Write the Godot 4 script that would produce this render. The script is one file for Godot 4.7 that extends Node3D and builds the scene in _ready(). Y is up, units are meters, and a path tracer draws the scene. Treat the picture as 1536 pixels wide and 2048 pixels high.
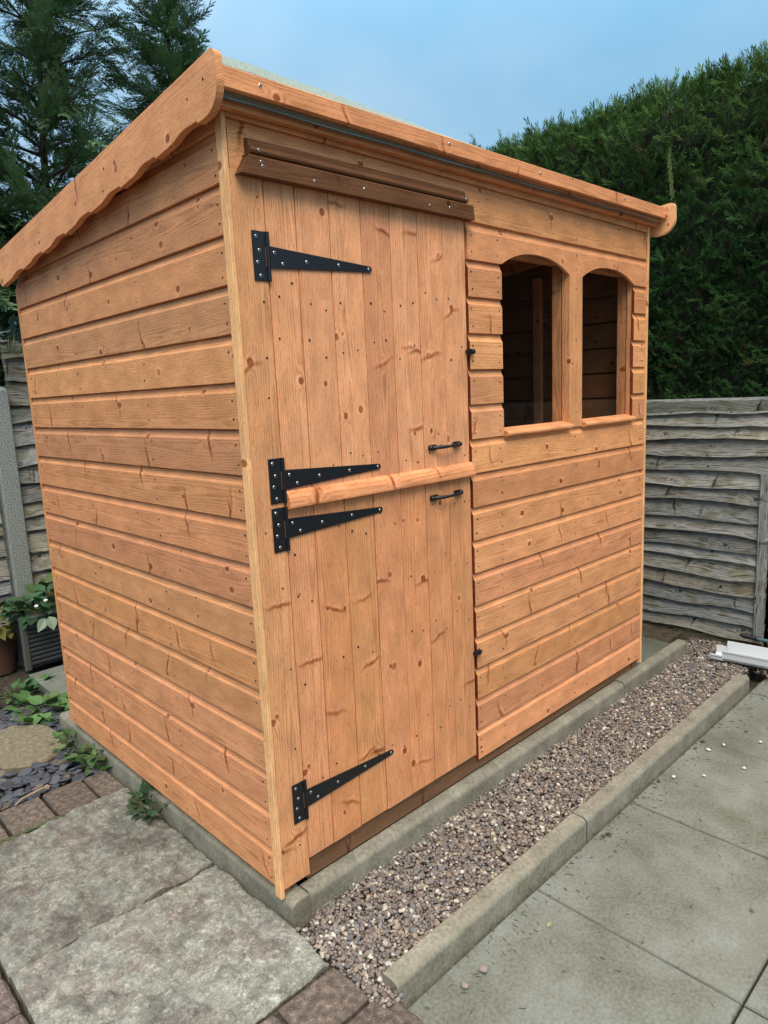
extends Node3D
# A stable-door pent shed on a kerbed base in a walled-in garden corner, under an overcast sky.

const PITCH := 0.115          # cover height of one shiplap board
const RISE := 0.0227          # height of the first joint line of the front wall
const KEEP := 2.05            # metres of board that one strip of the wood texture shows

var rng := RandomNumberGenerator.new()
var M := {}
var taken := {}

# ---------------------------------------------------------------- mesh builder
class Build:
	var parts := {}
	var order := []
	var cap := Color(0.86, 0.82, 0.78)   # end grain against face

	func slot(m):
		if not parts.has(m):
			parts[m] = [PackedVector3Array(), PackedVector3Array(), PackedVector2Array(), PackedColorArray()]
			order.append(m)
		return parts[m]

	func tri3(m, p: Array, n: Array, u: Array, c: Color):
		var s = slot(m)
		for i in [0, 2, 1]:
			s[0].append(p[i]); s[1].append(n[i]); s[2].append(u[i]); s[3].append(c)

	# corners counter-clockwise as seen from outside
	func quad(m, a: Vector3, b: Vector3, c: Vector3, d: Vector3, col := Color.WHITE, uv := []):
		var n := (b - a).cross(d - a)
		if n.length_squared() < 1e-16:
			n = (c - b).cross(d - b)
		if n.length_squared() < 1e-16:
			return
		n = n.normalized()
		if uv.is_empty():
			uv = [Vector2(0, 0), Vector2(1, 0), Vector2(1, 1), Vector2(0, 1)]
		tri3(m, [a, b, c], [n, n, n], [uv[0], uv[1], uv[2]], col)
		tri3(m, [a, c, d], [n, n, n], [uv[0], uv[2], uv[3]], col)

	func tri(m, a: Vector3, b: Vector3, c: Vector3, col := Color.WHITE):
		var n := (b - a).cross(c - a)
		if n.length_squared() < 1e-18:
			return
		n = n.normalized()
		tri3(m, [a, b, c], [n, n, n], [Vector2(a.x, a.z), Vector2(b.x, b.z), Vector2(c.x, c.z)], col)

	# polygon in (z outward, y up) swept along local x from x0 to x1. Texture: u along x, v across
	func sweep(m, poly: PackedVector2Array, x0: float, x1: float, t: Transform3D, row := 0.0, u0 := 0.0, col := Color.WHITE, rows := 8.0, keep := 2.05, vs := 0.128):
		var n := poly.size()
		var ymin := 1e9
		for p in poly:
			ymin = minf(ymin, p.y)
		var area := 0.0
		for i in n:
			area += poly[i].cross(poly[(i + 1) % n])
		var pts := poly
		if area < 0.0:
			pts = poly.duplicate(); pts.reverse()
		var at := func(x: float, p: Vector2) -> Vector3: return t * Vector3(x, p.y, p.x)
		var vof := func(p: Vector2) -> float: return (row + 0.03 + clampf((p.y - ymin + absf(p.x) * 0.6) / vs, 0.0, 0.94)) / rows
		for i in n:
			var p := pts[i]
			var q := pts[(i + 1) % n]
			var va: float = vof.call(p)
			var vb: float = vof.call(q)
			var ua := u0 + x0 / keep
			var ub := u0 + x1 / keep
			quad(m, at.call(x0, p), at.call(x1, p), at.call(x1, q), at.call(x0, q), col, [Vector2(ua, va), Vector2(ub, va), Vector2(ub, vb), Vector2(ua, vb)])
		var idx := Geometry2D.triangulate_polygon(pts)
		for k in range(0, idx.size(), 3):
			var a := pts[idx[k]]; var b := pts[idx[k + 1]]; var c := pts[idx[k + 2]]
			if (b - a).cross(c - a) < 0.0:
				var sw := b; b = c; c = sw
			var endc := col * cap
			for e in 2:
				var x := x0 if e == 0 else x1
				var tri_ := [at.call(x, a), at.call(x, b), at.call(x, c)]
				var uv := []
				for p in [a, b, c]:
					uv.append(Vector2(u0 + 0.31 + p.x * 0.4, vof.call(p)))
				var flip := e == 0
				var nn := t.basis.x.normalized() * (-1.0 if e == 0 else 1.0)
				# (z, y) counter-clockwise seen with z right, y up is seen from -x
				if flip:
					tri3(m, tri_, [nn, nn, nn], uv, endc)
				else:
					tri3(m, [tri_[0], tri_[2], tri_[1]], [nn, nn, nn], [uv[0], uv[2], uv[1]], endc)

	# flat plate: outline in local x, y; from z0 (back) to z1 (front)
	func plate(m, outline: PackedVector2Array, z0: float, z1: float, t: Transform3D, row := 0.0, u0 := 0.0, col := Color.WHITE, rows := 8.0, keep := 2.05, vs := 0.128, vbase := 0.0, shear := 0.0):
		var pts := outline
		var area := 0.0
		for i in pts.size():
			area += pts[i].cross(pts[(i + 1) % pts.size()])
		if area < 0.0:
			pts = outline.duplicate(); pts.reverse()
		var uvof := func(p: Vector2) -> Vector2: return Vector2(u0 + p.x / keep, (row + 0.03 + clampf((p.y + shear * p.x - vbase) / vs, 0.0, 0.94)) / rows)
		var idx := Geometry2D.triangulate_polygon(pts)
		var nf := t.basis.z.normalized()
		for k in range(0, idx.size(), 3):
			var a := pts[idx[k]]; var b := pts[idx[k + 1]]; var c := pts[idx[k + 2]]
			if (b - a).cross(c - a) < 0.0:
				var sw := b; b = c; c = sw
			var uv := [uvof.call(a), uvof.call(b), uvof.call(c)]
			tri3(m, [t * Vector3(a.x, a.y, z1), t * Vector3(b.x, b.y, z1), t * Vector3(c.x, c.y, z1)], [nf, nf, nf], uv, col)
			tri3(m, [t * Vector3(a.x, a.y, z0), t * Vector3(c.x, c.y, z0), t * Vector3(b.x, b.y, z0)], [-nf, -nf, -nf], [uv[0], uv[2], uv[1]], col)
		for i in pts.size():
			var p := pts[i]
			var q := pts[(i + 1) % pts.size()]
			quad(m, t * Vector3(p.x, p.y, z1), t * Vector3(p.x, p.y, z0), t * Vector3(q.x, q.y, z0), t * Vector3(q.x, q.y, z1), col, [uvof.call(p), uvof.call(p) + Vector2(0.004, 0.01), uvof.call(q) + Vector2(0.004, 0.01), uvof.call(q)])

	# a box with chamfered long edges; its length runs along local x
	func bar(m, x0: float, x1: float, y0: float, y1: float, z0: float, z1: float, t: Transform3D, ch := 0.0015, row := 0.0, u0 := 0.0, col := Color.WHITE, rows := 8.0):
		var p := PackedVector2Array([Vector2(z1 - ch, y0), Vector2(z1, y0 + ch), Vector2(z1, y1 - ch), Vector2(z1 - ch, y1), Vector2(z0 + ch, y1), Vector2(z0, y1 - ch), Vector2(z0, y0 + ch), Vector2(z0 + ch, y0)])
		sweep(m, p, x0, x1, t, row, u0, col, rows)

	# a round tube through points with a radius for each
	func tube(m, pts: PackedVector3Array, rad: PackedFloat32Array, sides := 8, col := Color.WHITE, caps := true):
		var rings := []
		var up := Vector3.UP
		for i in pts.size():
			var d := (pts[mini(i + 1, pts.size() - 1)] - pts[maxi(i - 1, 0)]).normalized()
			if absf(d.dot(up)) > 0.95:
				up = Vector3.RIGHT if absf(d.x) < 0.9 else Vector3.BACK
			var s := d.cross(up).normalized()
			var w := s.cross(d).normalized()
			up = w
			var r := []
			for k in sides:
				var a := TAU * k / sides
				r.append([pts[i] + (s * cos(a) + w * sin(a)) * rad[i], s * cos(a) + w * sin(a)])
			rings.append(r)
		for i in pts.size() - 1:
			for k in sides:
				var k2 := (k + 1) % sides
				var a = rings[i][k]; var b = rings[i + 1][k]; var c = rings[i + 1][k2]; var d = rings[i][k2]
				var uv := [Vector2(float(i), float(k) / sides), Vector2(i + 1.0, float(k) / sides), Vector2(i + 1.0, (k + 1.0) / sides), Vector2(float(i), (k + 1.0) / sides)]
				tri3(m, [a[0], b[0], c[0]], [a[1], b[1], c[1]], [uv[0], uv[1], uv[2]], col)
				tri3(m, [a[0], c[0], d[0]], [a[1], c[1], d[1]], [uv[0], uv[2], uv[3]], col)
		if caps:
			for e in [0, pts.size() - 1]:
				var c0 := pts[e]
				for k in sides:
					var a = rings[e][k][0]; var b = rings[e][(k + 1) % sides][0]
					if e == 0:
						tri(m, c0, a, b, col)
					else:
						tri(m, c0, b, a, col)

	# profile of (radius, height) turned round local y
	func lathe(m, prof: PackedVector2Array, seg: int, t: Transform3D, col := Color.WHITE):
		for i in prof.size() - 1:
			var p := prof[i]
			var q := prof[i + 1]
			var dn := Vector2(q.y - p.y, p.x - q.x).normalized()
			for k in seg:
				var a := TAU * k / seg
				var b := TAU * (k + 1) / seg
				var A := Vector3(cos(a), 0, sin(a)); var B := Vector3(cos(b), 0, sin(b))
				var na := (t.basis * (A * dn.x + Vector3(0, dn.y, 0))).normalized()
				var nb := (t.basis * (B * dn.x + Vector3(0, dn.y, 0))).normalized()
				var v := [t * (A * p.x + Vector3(0, p.y, 0)), t * (A * q.x + Vector3(0, q.y, 0)), t * (B * q.x + Vector3(0, q.y, 0)), t * (B * p.x + Vector3(0, p.y, 0))]
				var uv := [Vector2(a, p.y), Vector2(a, q.y), Vector2(b, q.y), Vector2(b, p.y)]
				tri3(m, [v[0], v[1], v[2]], [na, na, nb], [uv[0], uv[1], uv[2]], col)
				tri3(m, [v[0], v[2], v[3]], [na, nb, nb], [uv[0], uv[2], uv[3]], col)

	# thick leaf-like or stone-like flat polygon lying in local xz, top domed a little
	func slab(m, outline: PackedVector2Array, h: float, t: Transform3D, ch := 0.003, col := Color.WHITE):
		var n := outline.size()
		var mid := Vector2.ZERO
		for p in outline:
			mid += p
		mid /= n
		for i in n:
			var p := outline[i]; var q := outline[(i + 1) % n]
			var pi := p + (mid - p).normalized() * ch
			var qi := q + (mid - q).normalized() * ch
			var a := t * Vector3(p.x, 0, p.y); var b := t * Vector3(q.x, 0, q.y)
			var a1 := t * Vector3(p.x, h - ch, p.y); var b1 := t * Vector3(q.x, h - ch, q.y)
			var a2 := t * Vector3(pi.x, h, pi.y); var b2 := t * Vector3(qi.x, h, qi.y)
			quad(m, b, a, a1, b1, col); quad(m, b1, a1, a2, b2, col)
			tri(m, t * Vector3(mid.x, h, mid.y), b2, a2, col)

	# a height field over x0..x1, z0..z1
	func field(m, x0: float, x1: float, z0: float, z1: float, nx: int, nz: int, hf: Callable, cf: Callable, skirt := 0.03):
		var hs := PackedFloat32Array()
		var cs := PackedColorArray()
		hs.resize((nx + 1) * (nz + 1)); cs.resize((nx + 1) * (nz + 1))
		for j in nz + 1:
			for i in nx + 1:
				var x := lerpf(x0, x1, float(i) / nx); var z := lerpf(z0, z1, float(j) / nz)
				hs[j * (nx + 1) + i] = hf.call(x, z); cs[j * (nx + 1) + i] = cf.call(x, z)
		var dx := (x1 - x0) / nx; var dz := (z1 - z0) / nz
		var V := []; var N := []
		for j in nz + 1:
			for i in nx + 1:
				V.append(Vector3(x0 + dx * i, hs[j * (nx + 1) + i], z0 + dz * j))
				var l := hs[j * (nx + 1) + maxi(i - 1, 0)]; var r := hs[j * (nx + 1) + mini(i + 1, nx)]
				var u := hs[maxi(j - 1, 0) * (nx + 1) + i]; var d := hs[mini(j + 1, nz) * (nx + 1) + i]
				N.append(Vector3(l - r, 2.0 * dx, (u - d) * dx / dz).normalized())
		var s = slot(m)
		for j in nz:
			for i in nx:
				var a := j * (nx + 1) + i
				for k in [a, a + 1, a + nx + 2, a, a + nx + 2, a + nx + 1]:
					s[0].append(V[k]); s[1].append(N[k]); s[2].append(Vector2(V[k].x, V[k].z)); s[3].append(cs[k])
		var dn := Vector3(0, -skirt, 0)
		for i in nx:
			var a: Vector3 = V[i]; var b: Vector3 = V[i + 1]
			quad(m, a, b, b + dn, a + dn, cs[i])
			a = V[nz * (nx + 1) + i]; b = V[nz * (nx + 1) + i + 1]
			quad(m, b, a, a + dn, b + dn, cs[nz * (nx + 1) + i])
		for j in nz:
			var a: Vector3 = V[j * (nx + 1)]; var b: Vector3 = V[(j + 1) * (nx + 1)]
			quad(m, b, a, a + dn, b + dn, cs[j * (nx + 1)])
			a = V[j * (nx + 1) + nx]; b = V[(j + 1) * (nx + 1) + nx]
			quad(m, a, b, b + dn, a + dn, cs[j * (nx + 1) + nx])

	func done() -> ArrayMesh:
		var am := ArrayMesh.new()
		for m in order:
			var s = parts[m]
			if s[0].is_empty():
				continue
			var a := []
			a.resize(Mesh.ARRAY_MAX)
			var g: float = 1.0 / m.get_meta("gain", 1.0)
			var cols := PackedColorArray()
			cols.resize(s[3].size())
			for i in cols.size():
				cols[i] = s[3][i] * g
			a[Mesh.ARRAY_VERTEX] = s[0]; a[Mesh.ARRAY_NORMAL] = s[1]; a[Mesh.ARRAY_TEX_UV] = s[2]; a[Mesh.ARRAY_COLOR] = cols
			am.add_surface_from_arrays(Mesh.PRIMITIVE_TRIANGLES, a)
			am.surface_set_material(am.get_surface_count() - 1, m)
		return am

# ---------------------------------------------------------------- nodes
func numbered(called: String) -> String:
	taken[called] = taken.get(called, -1) + 1
	return called if taken[called] == 0 else "%s_%03d" % [called, taken[called]]

func part(called: String, b: Build, parent: Node) -> MeshInstance3D:
	var o := MeshInstance3D.new()
	var key := str(parent.get_instance_id()) + called
	taken[key] = taken.get(key, -1) + 1
	o.name = called if taken[key] == 0 else "%s_%03d" % [called, taken[key]]
	o.mesh = b.done()
	parent.add_child(o, true)
	return o

func thing(called: String, label: String, category: String, at := Vector3.ZERO, group := "") -> Node3D:
	var o := Node3D.new()
	o.name = numbered(called)
	add_child(o, true)
	o.position = at
	o.set_meta("label", label); o.set_meta("category", category)
	if group:
		o.set_meta("group", group)
	return o

func setting(called: String) -> Node3D:
	var o := Node3D.new()
	o.name = numbered(called)
	add_child(o, true)
	o.set_meta("kind", "structure")
	return o

func stuff(o: Node) -> Node:
	o.set_meta("kind", "stuff")
	return o

func many(called: String, mesh: Mesh, xf: Array, cols: Array, parent: Node) -> MultiMeshInstance3D:
	var mm := MultiMesh.new()
	mm.transform_format = MultiMesh.TRANSFORM_3D
	mm.use_colors = true
	mm.mesh = mesh
	mm.instance_count = xf.size()
	for i in xf.size():
		mm.set_instance_transform(i, xf[i])
		mm.set_instance_color(i, cols[i])
	var o := MultiMeshInstance3D.new()
	o.name = called
	o.multimesh = mm
	parent.add_child(o, true)
	return o

# ---------------------------------------------------------------- textures and materials
func noise(freq: float, seed_: int, oct := 4, kind := FastNoiseLite.TYPE_SIMPLEX_SMOOTH) -> FastNoiseLite:
	var n := FastNoiseLite.new()
	n.noise_type = kind
	n.seed = seed_
	n.frequency = freq
	n.fractal_octaves = oct
	n.fractal_type = FastNoiseLite.FRACTAL_FBM if oct > 1 else FastNoiseLite.FRACTAL_NONE
	return n

# strips of board side by side: u along the grain. look: 0 stained pine, 1 silvered fence wood
func wood_atlas(w: int, h: int, seed_: int, look: int) -> Image:
	var rows := 8
	var rh := h / rows
	var mmx := KEEP * 1000.0 / w
	var mmy := 128.0 / rh
	var n1 := noise(1.0, seed_, 2)
	var n2 := noise(1.0, seed_ + 1, 1)
	var n3 := noise(1.0, seed_ + 2, 3)
	var r := RandomNumberGenerator.new()
	r.seed = seed_ * 77 + 5
	var px := PackedByteArray()
	px.resize(w * h * 3)
	for row in rows:
		var knots := []
		var x := r.randf_range(40, 240)
		while x < KEEP * 1000.0 - 40.0:
			var whorl := 1 + (r.randi() % 2)
			for k in whorl:
				knots.append([x + r.randf_range(-14, 14), r.randf_range(-50, 50), r.randf_range(3.5, 8.5), r.randf() < 0.36, r.randf_range(-0.45, 0.45), r.randf()])
			x += r.randf_range(190, 430)
		var flat := r.randf_range(4, 30)
		var space := r.randf_range(4.0, 7.0)
		var wob := r.randf_range(6, 22)
		var shift := r.randf_range(-45, 45)
		for i in w:
			var xm := i * mmx
			var near := []
			for k in knots:
				if absf(k[0] - xm) < 95.0:
					near.append(k)
			var d := flat + 6.0 * n2.get_noise_2d(xm * 0.0016, row * 37.0)
			var yc := shift + wob * n2.get_noise_2d(xm * 0.0012, row * 91.0 + 400.0)
			for j in rh:
				var ym := (j - rh * 0.5) * mmy
				var rr := sqrt((ym - yc) * (ym - yc) + d * d) + 1.3 * n1.get_noise_2d(xm * 0.004, ym * 0.04 + row * 300.0)
				var core := 0.0
				var rim := 0.0
				var light := 0.0
				for k in near:
					var dx: float = xm - k[0]
					var dy: float = ym - k[1]
					var s: float = k[2]
					rr += s * 1.5 * exp(-(dx * dx) / (s * s * 13.0) - (dy * dy) / (s * s * 3.2)) * (1.0 if dy > 0 else -1.0)
					if k[3]:   # a knot cut along its length: a streak across the board, pale on one side
						var dd: float = dx - dy * k[4]
						var t: float = clampf(1.2 - absf(dy) / (26.0 + s * 3.0), 0.0, 1.0)
						dd += 5.0 * n2.get_noise_2d(ym * 0.022, k[0])
						core = maxf(core, (0.45 + 0.4 * k[5]) * t * exp(-dd * dd / (8.0 + s * 4.0)))
						light = maxf(light, 0.4 * t * exp(-(dd - 9.0) * (dd - 9.0) / 60.0))
					else:
						var q := sqrt(dx * dx / (s * s * 1.3) + dy * dy / (s * s))
						if q < 1.0:
							core = maxf(core, 0.34 + 0.46 * k[5] + 0.14 * sin(q * 13.0))
						rim = maxf(rim, exp(-(q - 1.08) * (q - 1.08) * 26.0))
						light = maxf(light, 0.55 * exp(-(q - 1.7) * (q - 1.7) * 4.0) * (0.5 + 0.5 * sin(atan2(dy, dx) * 2.0 + k[5] * 6.0)))
				var g := fposmod(rr / space, 1.0)
				var late := smoothstep(0.25, 0.8, g) * (1.0 - smoothstep(0.88, 1.0, g)) * (0.55 + 0.9 * absf(n1.get_noise_2d(xm * 0.004 + 50.0, ym * 0.02 + row * 60.0)))
				var fib := n3.get_noise_2d(xm * (0.012 if look == 0 else 0.006), ym * (0.9 if look == 0 else 0.45) + row * 500.0)
				var blot := n1.get_noise_2d(xm * 0.006 + 900.0, ym * 0.012 + row * 40.0)
				var o := ((row * rh + j) * w + i) * 3
				if look == 0:
					var fleck := maxf(0.0, n3.get_noise_2d(xm * 0.03 + 70.0, ym * 1.7 + row * 700.0) - 0.22)
					var v := 1.0 + 0.085 * fib + 0.075 * blot + 0.15 * light
					var dk := 0.165 * late + 0.62 * core + 0.24 * rim + 0.6 * fleck
					px[o] = clampi(int(218.0 * v * (1.0 - 0.66 * dk)), 0, 255)
					px[o + 1] = clampi(int(154.5 * v * (1.0 - 0.88 * dk)), 0, 255)
					px[o + 2] = clampi(int(107.0 * (v + 0.16 * light) * (1.0 - 1.12 * dk)), 0, 255)
				else:
					var crack := smoothstep(0.42, 0.60, fib + 0.25 * late) * 0.5
					var stain := smoothstep(0.05, 0.6, blot)
					var v := 1.0 + 0.34 * fib + 0.12 * blot
					var dk := 0.22 * late + 0.55 * core + 0.35 * rim + crack + 0.20 * stain
					v *= maxf(0.12, 1.0 - dk)
					px[o] = clampi(int((166.0 + 4.0 * blot) * v), 0, 255)
					px[o + 1] = clampi(int(168.0 * v), 0, 255)
					px[o + 2] = clampi(int((167.0 - 12.0 * stain) * v), 0, 255)
	return Image.create_from_data(w, h, false, Image.FORMAT_RGB8, px)

# seamless mottle: layers of [frequency, octaves, weight], a gradient, speckle
func mottle(size: int, seed_: int, layers: Array, g: Gradient, speck := 0.0) -> Image:
	var sum := PackedFloat32Array()
	sum.resize(size * size)
	for k in layers.size():
		var n := noise(layers[k][0], seed_ + k * 7, layers[k][1])
		var im := n.get_seamless_image(size, size)
		im.convert(Image.FORMAT_L8)
		var by := im.get_data()
		var wgt: float = layers[k][2]
		for i in size * size:
			sum[i] += (by[i] / 255.0 - 0.5) * wgt
	var r := RandomNumberGenerator.new()
	r.seed = seed_
	var lut := []
	for i in 256:
		lut.append(g.sample(i / 255.0))
	var px := PackedByteArray()
	px.resize(size * size * 3)
	for i in size * size:
		var v := 0.5 + sum[i]
		if speck > 0.0:
			v += (r.randf() - 0.5) * speck
		var c: Color = lut[clampi(int(v * 255.0), 0, 255)]
		px[i * 3] = int(c.r * 255.0); px[i * 3 + 1] = int(c.g * 255.0); px[i * 3 + 2] = int(c.b * 255.0)
	return Image.create_from_data(size, size, false, Image.FORMAT_RGB8, px)

func ramp(stops: Array) -> Gradient:
	var g := Gradient.new()
	var off := PackedFloat32Array()
	var cs := PackedColorArray()
	for s in stops:
		off.append(s[0]); cs.append(s[1])
	g.offsets = off; g.colors = cs
	return g

func bumps(im: Image, strength: float) -> ImageTexture:
	var b: Image = im.duplicate()
	b.bump_map_to_normal_map(strength)
	return ImageTexture.create_from_image(b)

# gain: how far the tints given to a mesh may go past 1 (they are stored as tint / gain)
func mat(called: String, col: Color, rough := 0.7, metal := 0.0, gain := 1.0) -> StandardMaterial3D:
	var m := StandardMaterial3D.new()
	m.resource_name = called
	m.set_meta("gain", gain)
	m.albedo_color = Color(col.r * gain, col.g * gain, col.b * gain, col.a).linear_to_srgb()
	m.roughness = rough
	m.metallic = metal
	m.vertex_color_use_as_albedo = true
	return m

func textured(called: String, im: Image, rough: float, bump := 0.0, tile := 0.0, scale_ := 0.5) -> StandardMaterial3D:
	var m := mat(called, Color.WHITE, rough, 0.0, 1.7)
	m.albedo_texture = ImageTexture.create_from_image(im)
	if bump > 0.0:
		m.normal_enabled = true
		m.normal_texture = bumps(im, bump)
		m.normal_scale = scale_
	if tile > 0.0:
		m.uv1_triplanar = true
		m.uv1_world_triplanar = true
		m.uv1_scale = Vector3.ONE / tile
	return m

func c8(r: int, g: int, b: int) -> Color:
	return Color(r / 255.0, g / 255.0, b / 255.0)

func make_materials():
	var pine := wood_atlas(2048, 1024, 11, 0)
	M.pine = textured("stained_pine", pine, 0.6, 1.0)
	M.pine.metallic_specular = 0.25
	M.pine.albedo_color = Color(1.85, 1.85, 1.88).linear_to_srgb()
	var grey := wood_atlas(1536, 768, 31, 1)
	M.silver = textured("silvered_wood", grey, 0.9, 3.0, 0.0, 0.8)
	M.silver.metallic_specular = 0.2
	M.black = mat("black_iron", Color(0.006, 0.007, 0.009), 0.42, 0.0, 3.0)
	M.black.metallic_specular = 0.5
	M.screw = mat("zinc_screw", Color(0.62, 0.62, 0.60), 0.32, 0.9)
	M.hole = mat("screw_recess", Color(0.02, 0.02, 0.02), 0.8)
	M.nail = mat("rusty_nail", Color(0.022, 0.011, 0.007), 0.8)
	M.felt = textured("mineral_felt", mottle(256, 5, [[0.08, 3, 0.5]], ramp([[0.0, c8(104, 118, 108)], [0.5, c8(154, 168, 156)], [1.0, c8(205, 214, 202)]]), 0.9), 0.95, 2.0, 0.12)
	M.glass = mat("window_glass", Color(0.02, 0.02, 0.02, 0.03), 0.02)
	M.glass.metallic_specular = 0.22
	M.glass.transparency = BaseMaterial3D.TRANSPARENCY_ALPHA
	M.glass.vertex_color_use_as_albedo = false
	M.kerb = textured("kerb_concrete", mottle(512, 21, [[0.010, 4, 0.45], [0.08, 3, 0.5]], ramp([[0.0, c8(89, 84, 69)], [0.35, c8(119, 114, 98)], [0.6, c8(138, 132, 117)], [1.0, c8(170, 166, 149)]]), 0.25), 0.9, 2.4, 0.7)
	M.patio = textured("patio_concrete", mottle(1024, 41, [[0.0035, 4, 0.42], [0.014, 4, 0.26], [0.12, 2, 0.36]], ramp([[0.0, c8(77, 75, 63)], [0.30, c8(103, 102, 90)], [0.52, c8(119, 120, 111)], [0.8, c8(136, 138, 133)], [1.0, c8(153, 156, 154)]]), 0.14), 0.82, 1.2, 1.7)
	M.flag = textured("riven_stone", mottle(1024, 61, [[0.02, 4, 0.5], [0.07, 4, 0.55], [0.2, 2, 0.7]], ramp([[0.0, c8(81, 78, 73)], [0.3, c8(112, 109, 102)], [0.5, c8(128, 127, 119)], [0.72, c8(145, 144, 136)], [1.0, c8(190, 191, 186)]]), 0.34), 0.88, 1.4, 0.62, 0.5)
	M.block = textured("block_paving", mottle(512, 71, [[0.02, 4, 0.7], [0.1, 3, 0.6]], ramp([[0.0, c8(53, 46, 41)], [0.4, c8(87, 77, 70)], [0.65, c8(109, 96, 86)], [1.0, c8(156, 145, 134)]]), 0.25), 0.9, 3.0, 0.3)
	M.post = textured("aggregate_concrete", mottle(512, 81, [[0.05, 3, 0.9], [0.16, 3, 0.9]], ramp([[0.0, c8(64, 68, 62)], [0.4, c8(124, 128, 120)], [0.6, c8(160, 164, 156)], [1.0, c8(214, 216, 208)]]), 0.3), 0.95, 5.0, 0.22, 1.0)
	M.soil = textured("soil", mottle(512, 91, [[0.02, 4, 0.6], [0.1, 4, 0.8]], ramp([[0.0, c8(30, 26, 21)], [0.5, c8(58, 51, 40)], [1.0, c8(99, 90, 72)]]), 0.5), 0.97, 4.0, 0.5)
	M.pebble = mat("pebble", Color(0.90, 0.88, 0.86), 0.7)
	M.slate = mat("slate_chip", Color(0.8, 0.8, 0.8), 0.55)
	M.leaf = mat("cypress_foliage", Color(1, 1, 1), 0.7)
	M.leaf.metallic_specular = 0.12
	M.leaf.backlight_enabled = true
	M.leaf.backlight = Color(0.5, 0.5, 0.5)
	M.broad = mat("broad_leaf", Color(1, 1, 1), 0.5, 0.0, 0.5)
	M.broad.metallic_specular = 0.25
	M.broad.backlight_enabled = true
	M.broad.backlight = Color(0.3, 0.3, 0.3)
	M.bark = textured("bark", mottle(256, 97, [[0.03, 4, 0.6], [0.12, 3, 0.6]], ramp([[0.0, c8(40, 30, 24)], [0.5, c8(86, 64, 50)], [1.0, c8(134, 108, 88)]]), 0.2), 0.95, 3.0, 0.25)
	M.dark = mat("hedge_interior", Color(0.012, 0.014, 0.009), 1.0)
	M.plastic = mat("white_plastic", Color(0.72, 0.74, 0.74), 0.35)
	M.trough = mat("grey_plastic", Color(0.028, 0.031, 0.034), 0.5, 0.0, 3.2)
	M.clay = mat("clay", Color(0.30, 0.19, 0.075), 0.85)
	M.hose = mat("blue_green_hose", Color(0.06, 0.13, 0.15), 0.5)
	M.petal = mat("white_petal", Color(0.8, 0.8, 0.76), 0.6)
	M.twig = mat("dry_twig", Color(0.36, 0.28, 0.19), 0.85)

# ---------------------------------------------------------------- sky, sun, camera
func make_view():
	var cam := Camera3D.new()
	cam.name = "camera"
	add_child(cam)
	var r := Vector3(0.71537934, -0.04421939, 0.69733567)
	var u := Vector3(0.14939435, 0.98459748, -0.09082474)
	var f := Vector3(0.68257873, -0.16915215, -0.71096683)
	cam.transform = Transform3D(Basis(r, u, -f), Vector3(-0.9433, 1.3383, 1.4517))
	cam.fov = 73.03
	cam.near = 0.05
	cam.far = 400.0
	cam.current = true

	var sky_w := 1024
	var sky_h := 512
	var n := noise(1.0, 9, 5)
	var px := PackedFloat32Array()
	px.resize(sky_w * sky_h * 3)
	for j in sky_h:
		var el := (0.5 - (j + 0.5) / sky_h) * PI
		var s := sin(el)
		for i in sky_w:
			var a := TAU * (i + 0.5) / sky_w
			var k := (j * sky_w + i) * 3
			if s < -0.02:
				px[k] = 0.16; px[k + 1] = 0.17; px[k + 2] = 0.15
				continue
			var d := Vector3(cos(el) * cos(a), s * 1.7, cos(el) * sin(a)) * 1.5
			var c := n.get_noise_3dv(d)
			var c2 := n.get_noise_3dv(d * 0.6 + Vector3(9, 4, 2))
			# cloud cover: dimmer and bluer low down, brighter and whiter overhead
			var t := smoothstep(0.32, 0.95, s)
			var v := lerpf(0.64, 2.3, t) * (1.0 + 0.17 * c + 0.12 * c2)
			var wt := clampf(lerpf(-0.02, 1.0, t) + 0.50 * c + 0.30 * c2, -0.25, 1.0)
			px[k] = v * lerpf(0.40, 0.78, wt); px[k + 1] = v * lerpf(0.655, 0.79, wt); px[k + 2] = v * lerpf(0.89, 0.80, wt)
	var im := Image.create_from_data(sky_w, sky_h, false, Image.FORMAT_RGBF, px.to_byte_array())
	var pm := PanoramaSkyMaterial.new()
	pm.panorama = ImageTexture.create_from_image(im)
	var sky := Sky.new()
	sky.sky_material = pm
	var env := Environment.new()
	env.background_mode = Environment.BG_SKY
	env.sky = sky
	env.tonemap_mode = Environment.TONE_MAPPER_LINEAR
	env.tonemap_exposure = 1.46
	env.sdfgi_enabled = true
	env.ssao_enabled = true
	env.ssil_enabled = true
	var we := WorldEnvironment.new()
	we.name = "environment"
	we.environment = env
	add_child(we)

	var sun := DirectionalLight3D.new()
	sun.name = "sun"
	sun.light_color = Color(1.0, 0.94, 0.85)
	sun.light_energy = 0.5
	sun.light_angular_distance = 28.0
	sun.shadow_enabled = true
	add_child(sun)
	sun.look_at_from_position(Vector3(-0.50, 1.15, 0.68), Vector3.ZERO)

# ---------------------------------------------------------------- the shed
func tone(lo := 0.86, hi := 1.08) -> Color:
	var v := rng.randf_range(lo, hi)
	return Color(v, v * rng.randf_range(0.945, 1.02), v * rng.randf_range(0.90, 1.08))

func dim(lo: float, hi: float) -> Color:
	var v := rng.randf_range(lo, hi)
	return Color(v, v, v * rng.randf_range(0.97, 1.01))

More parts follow.
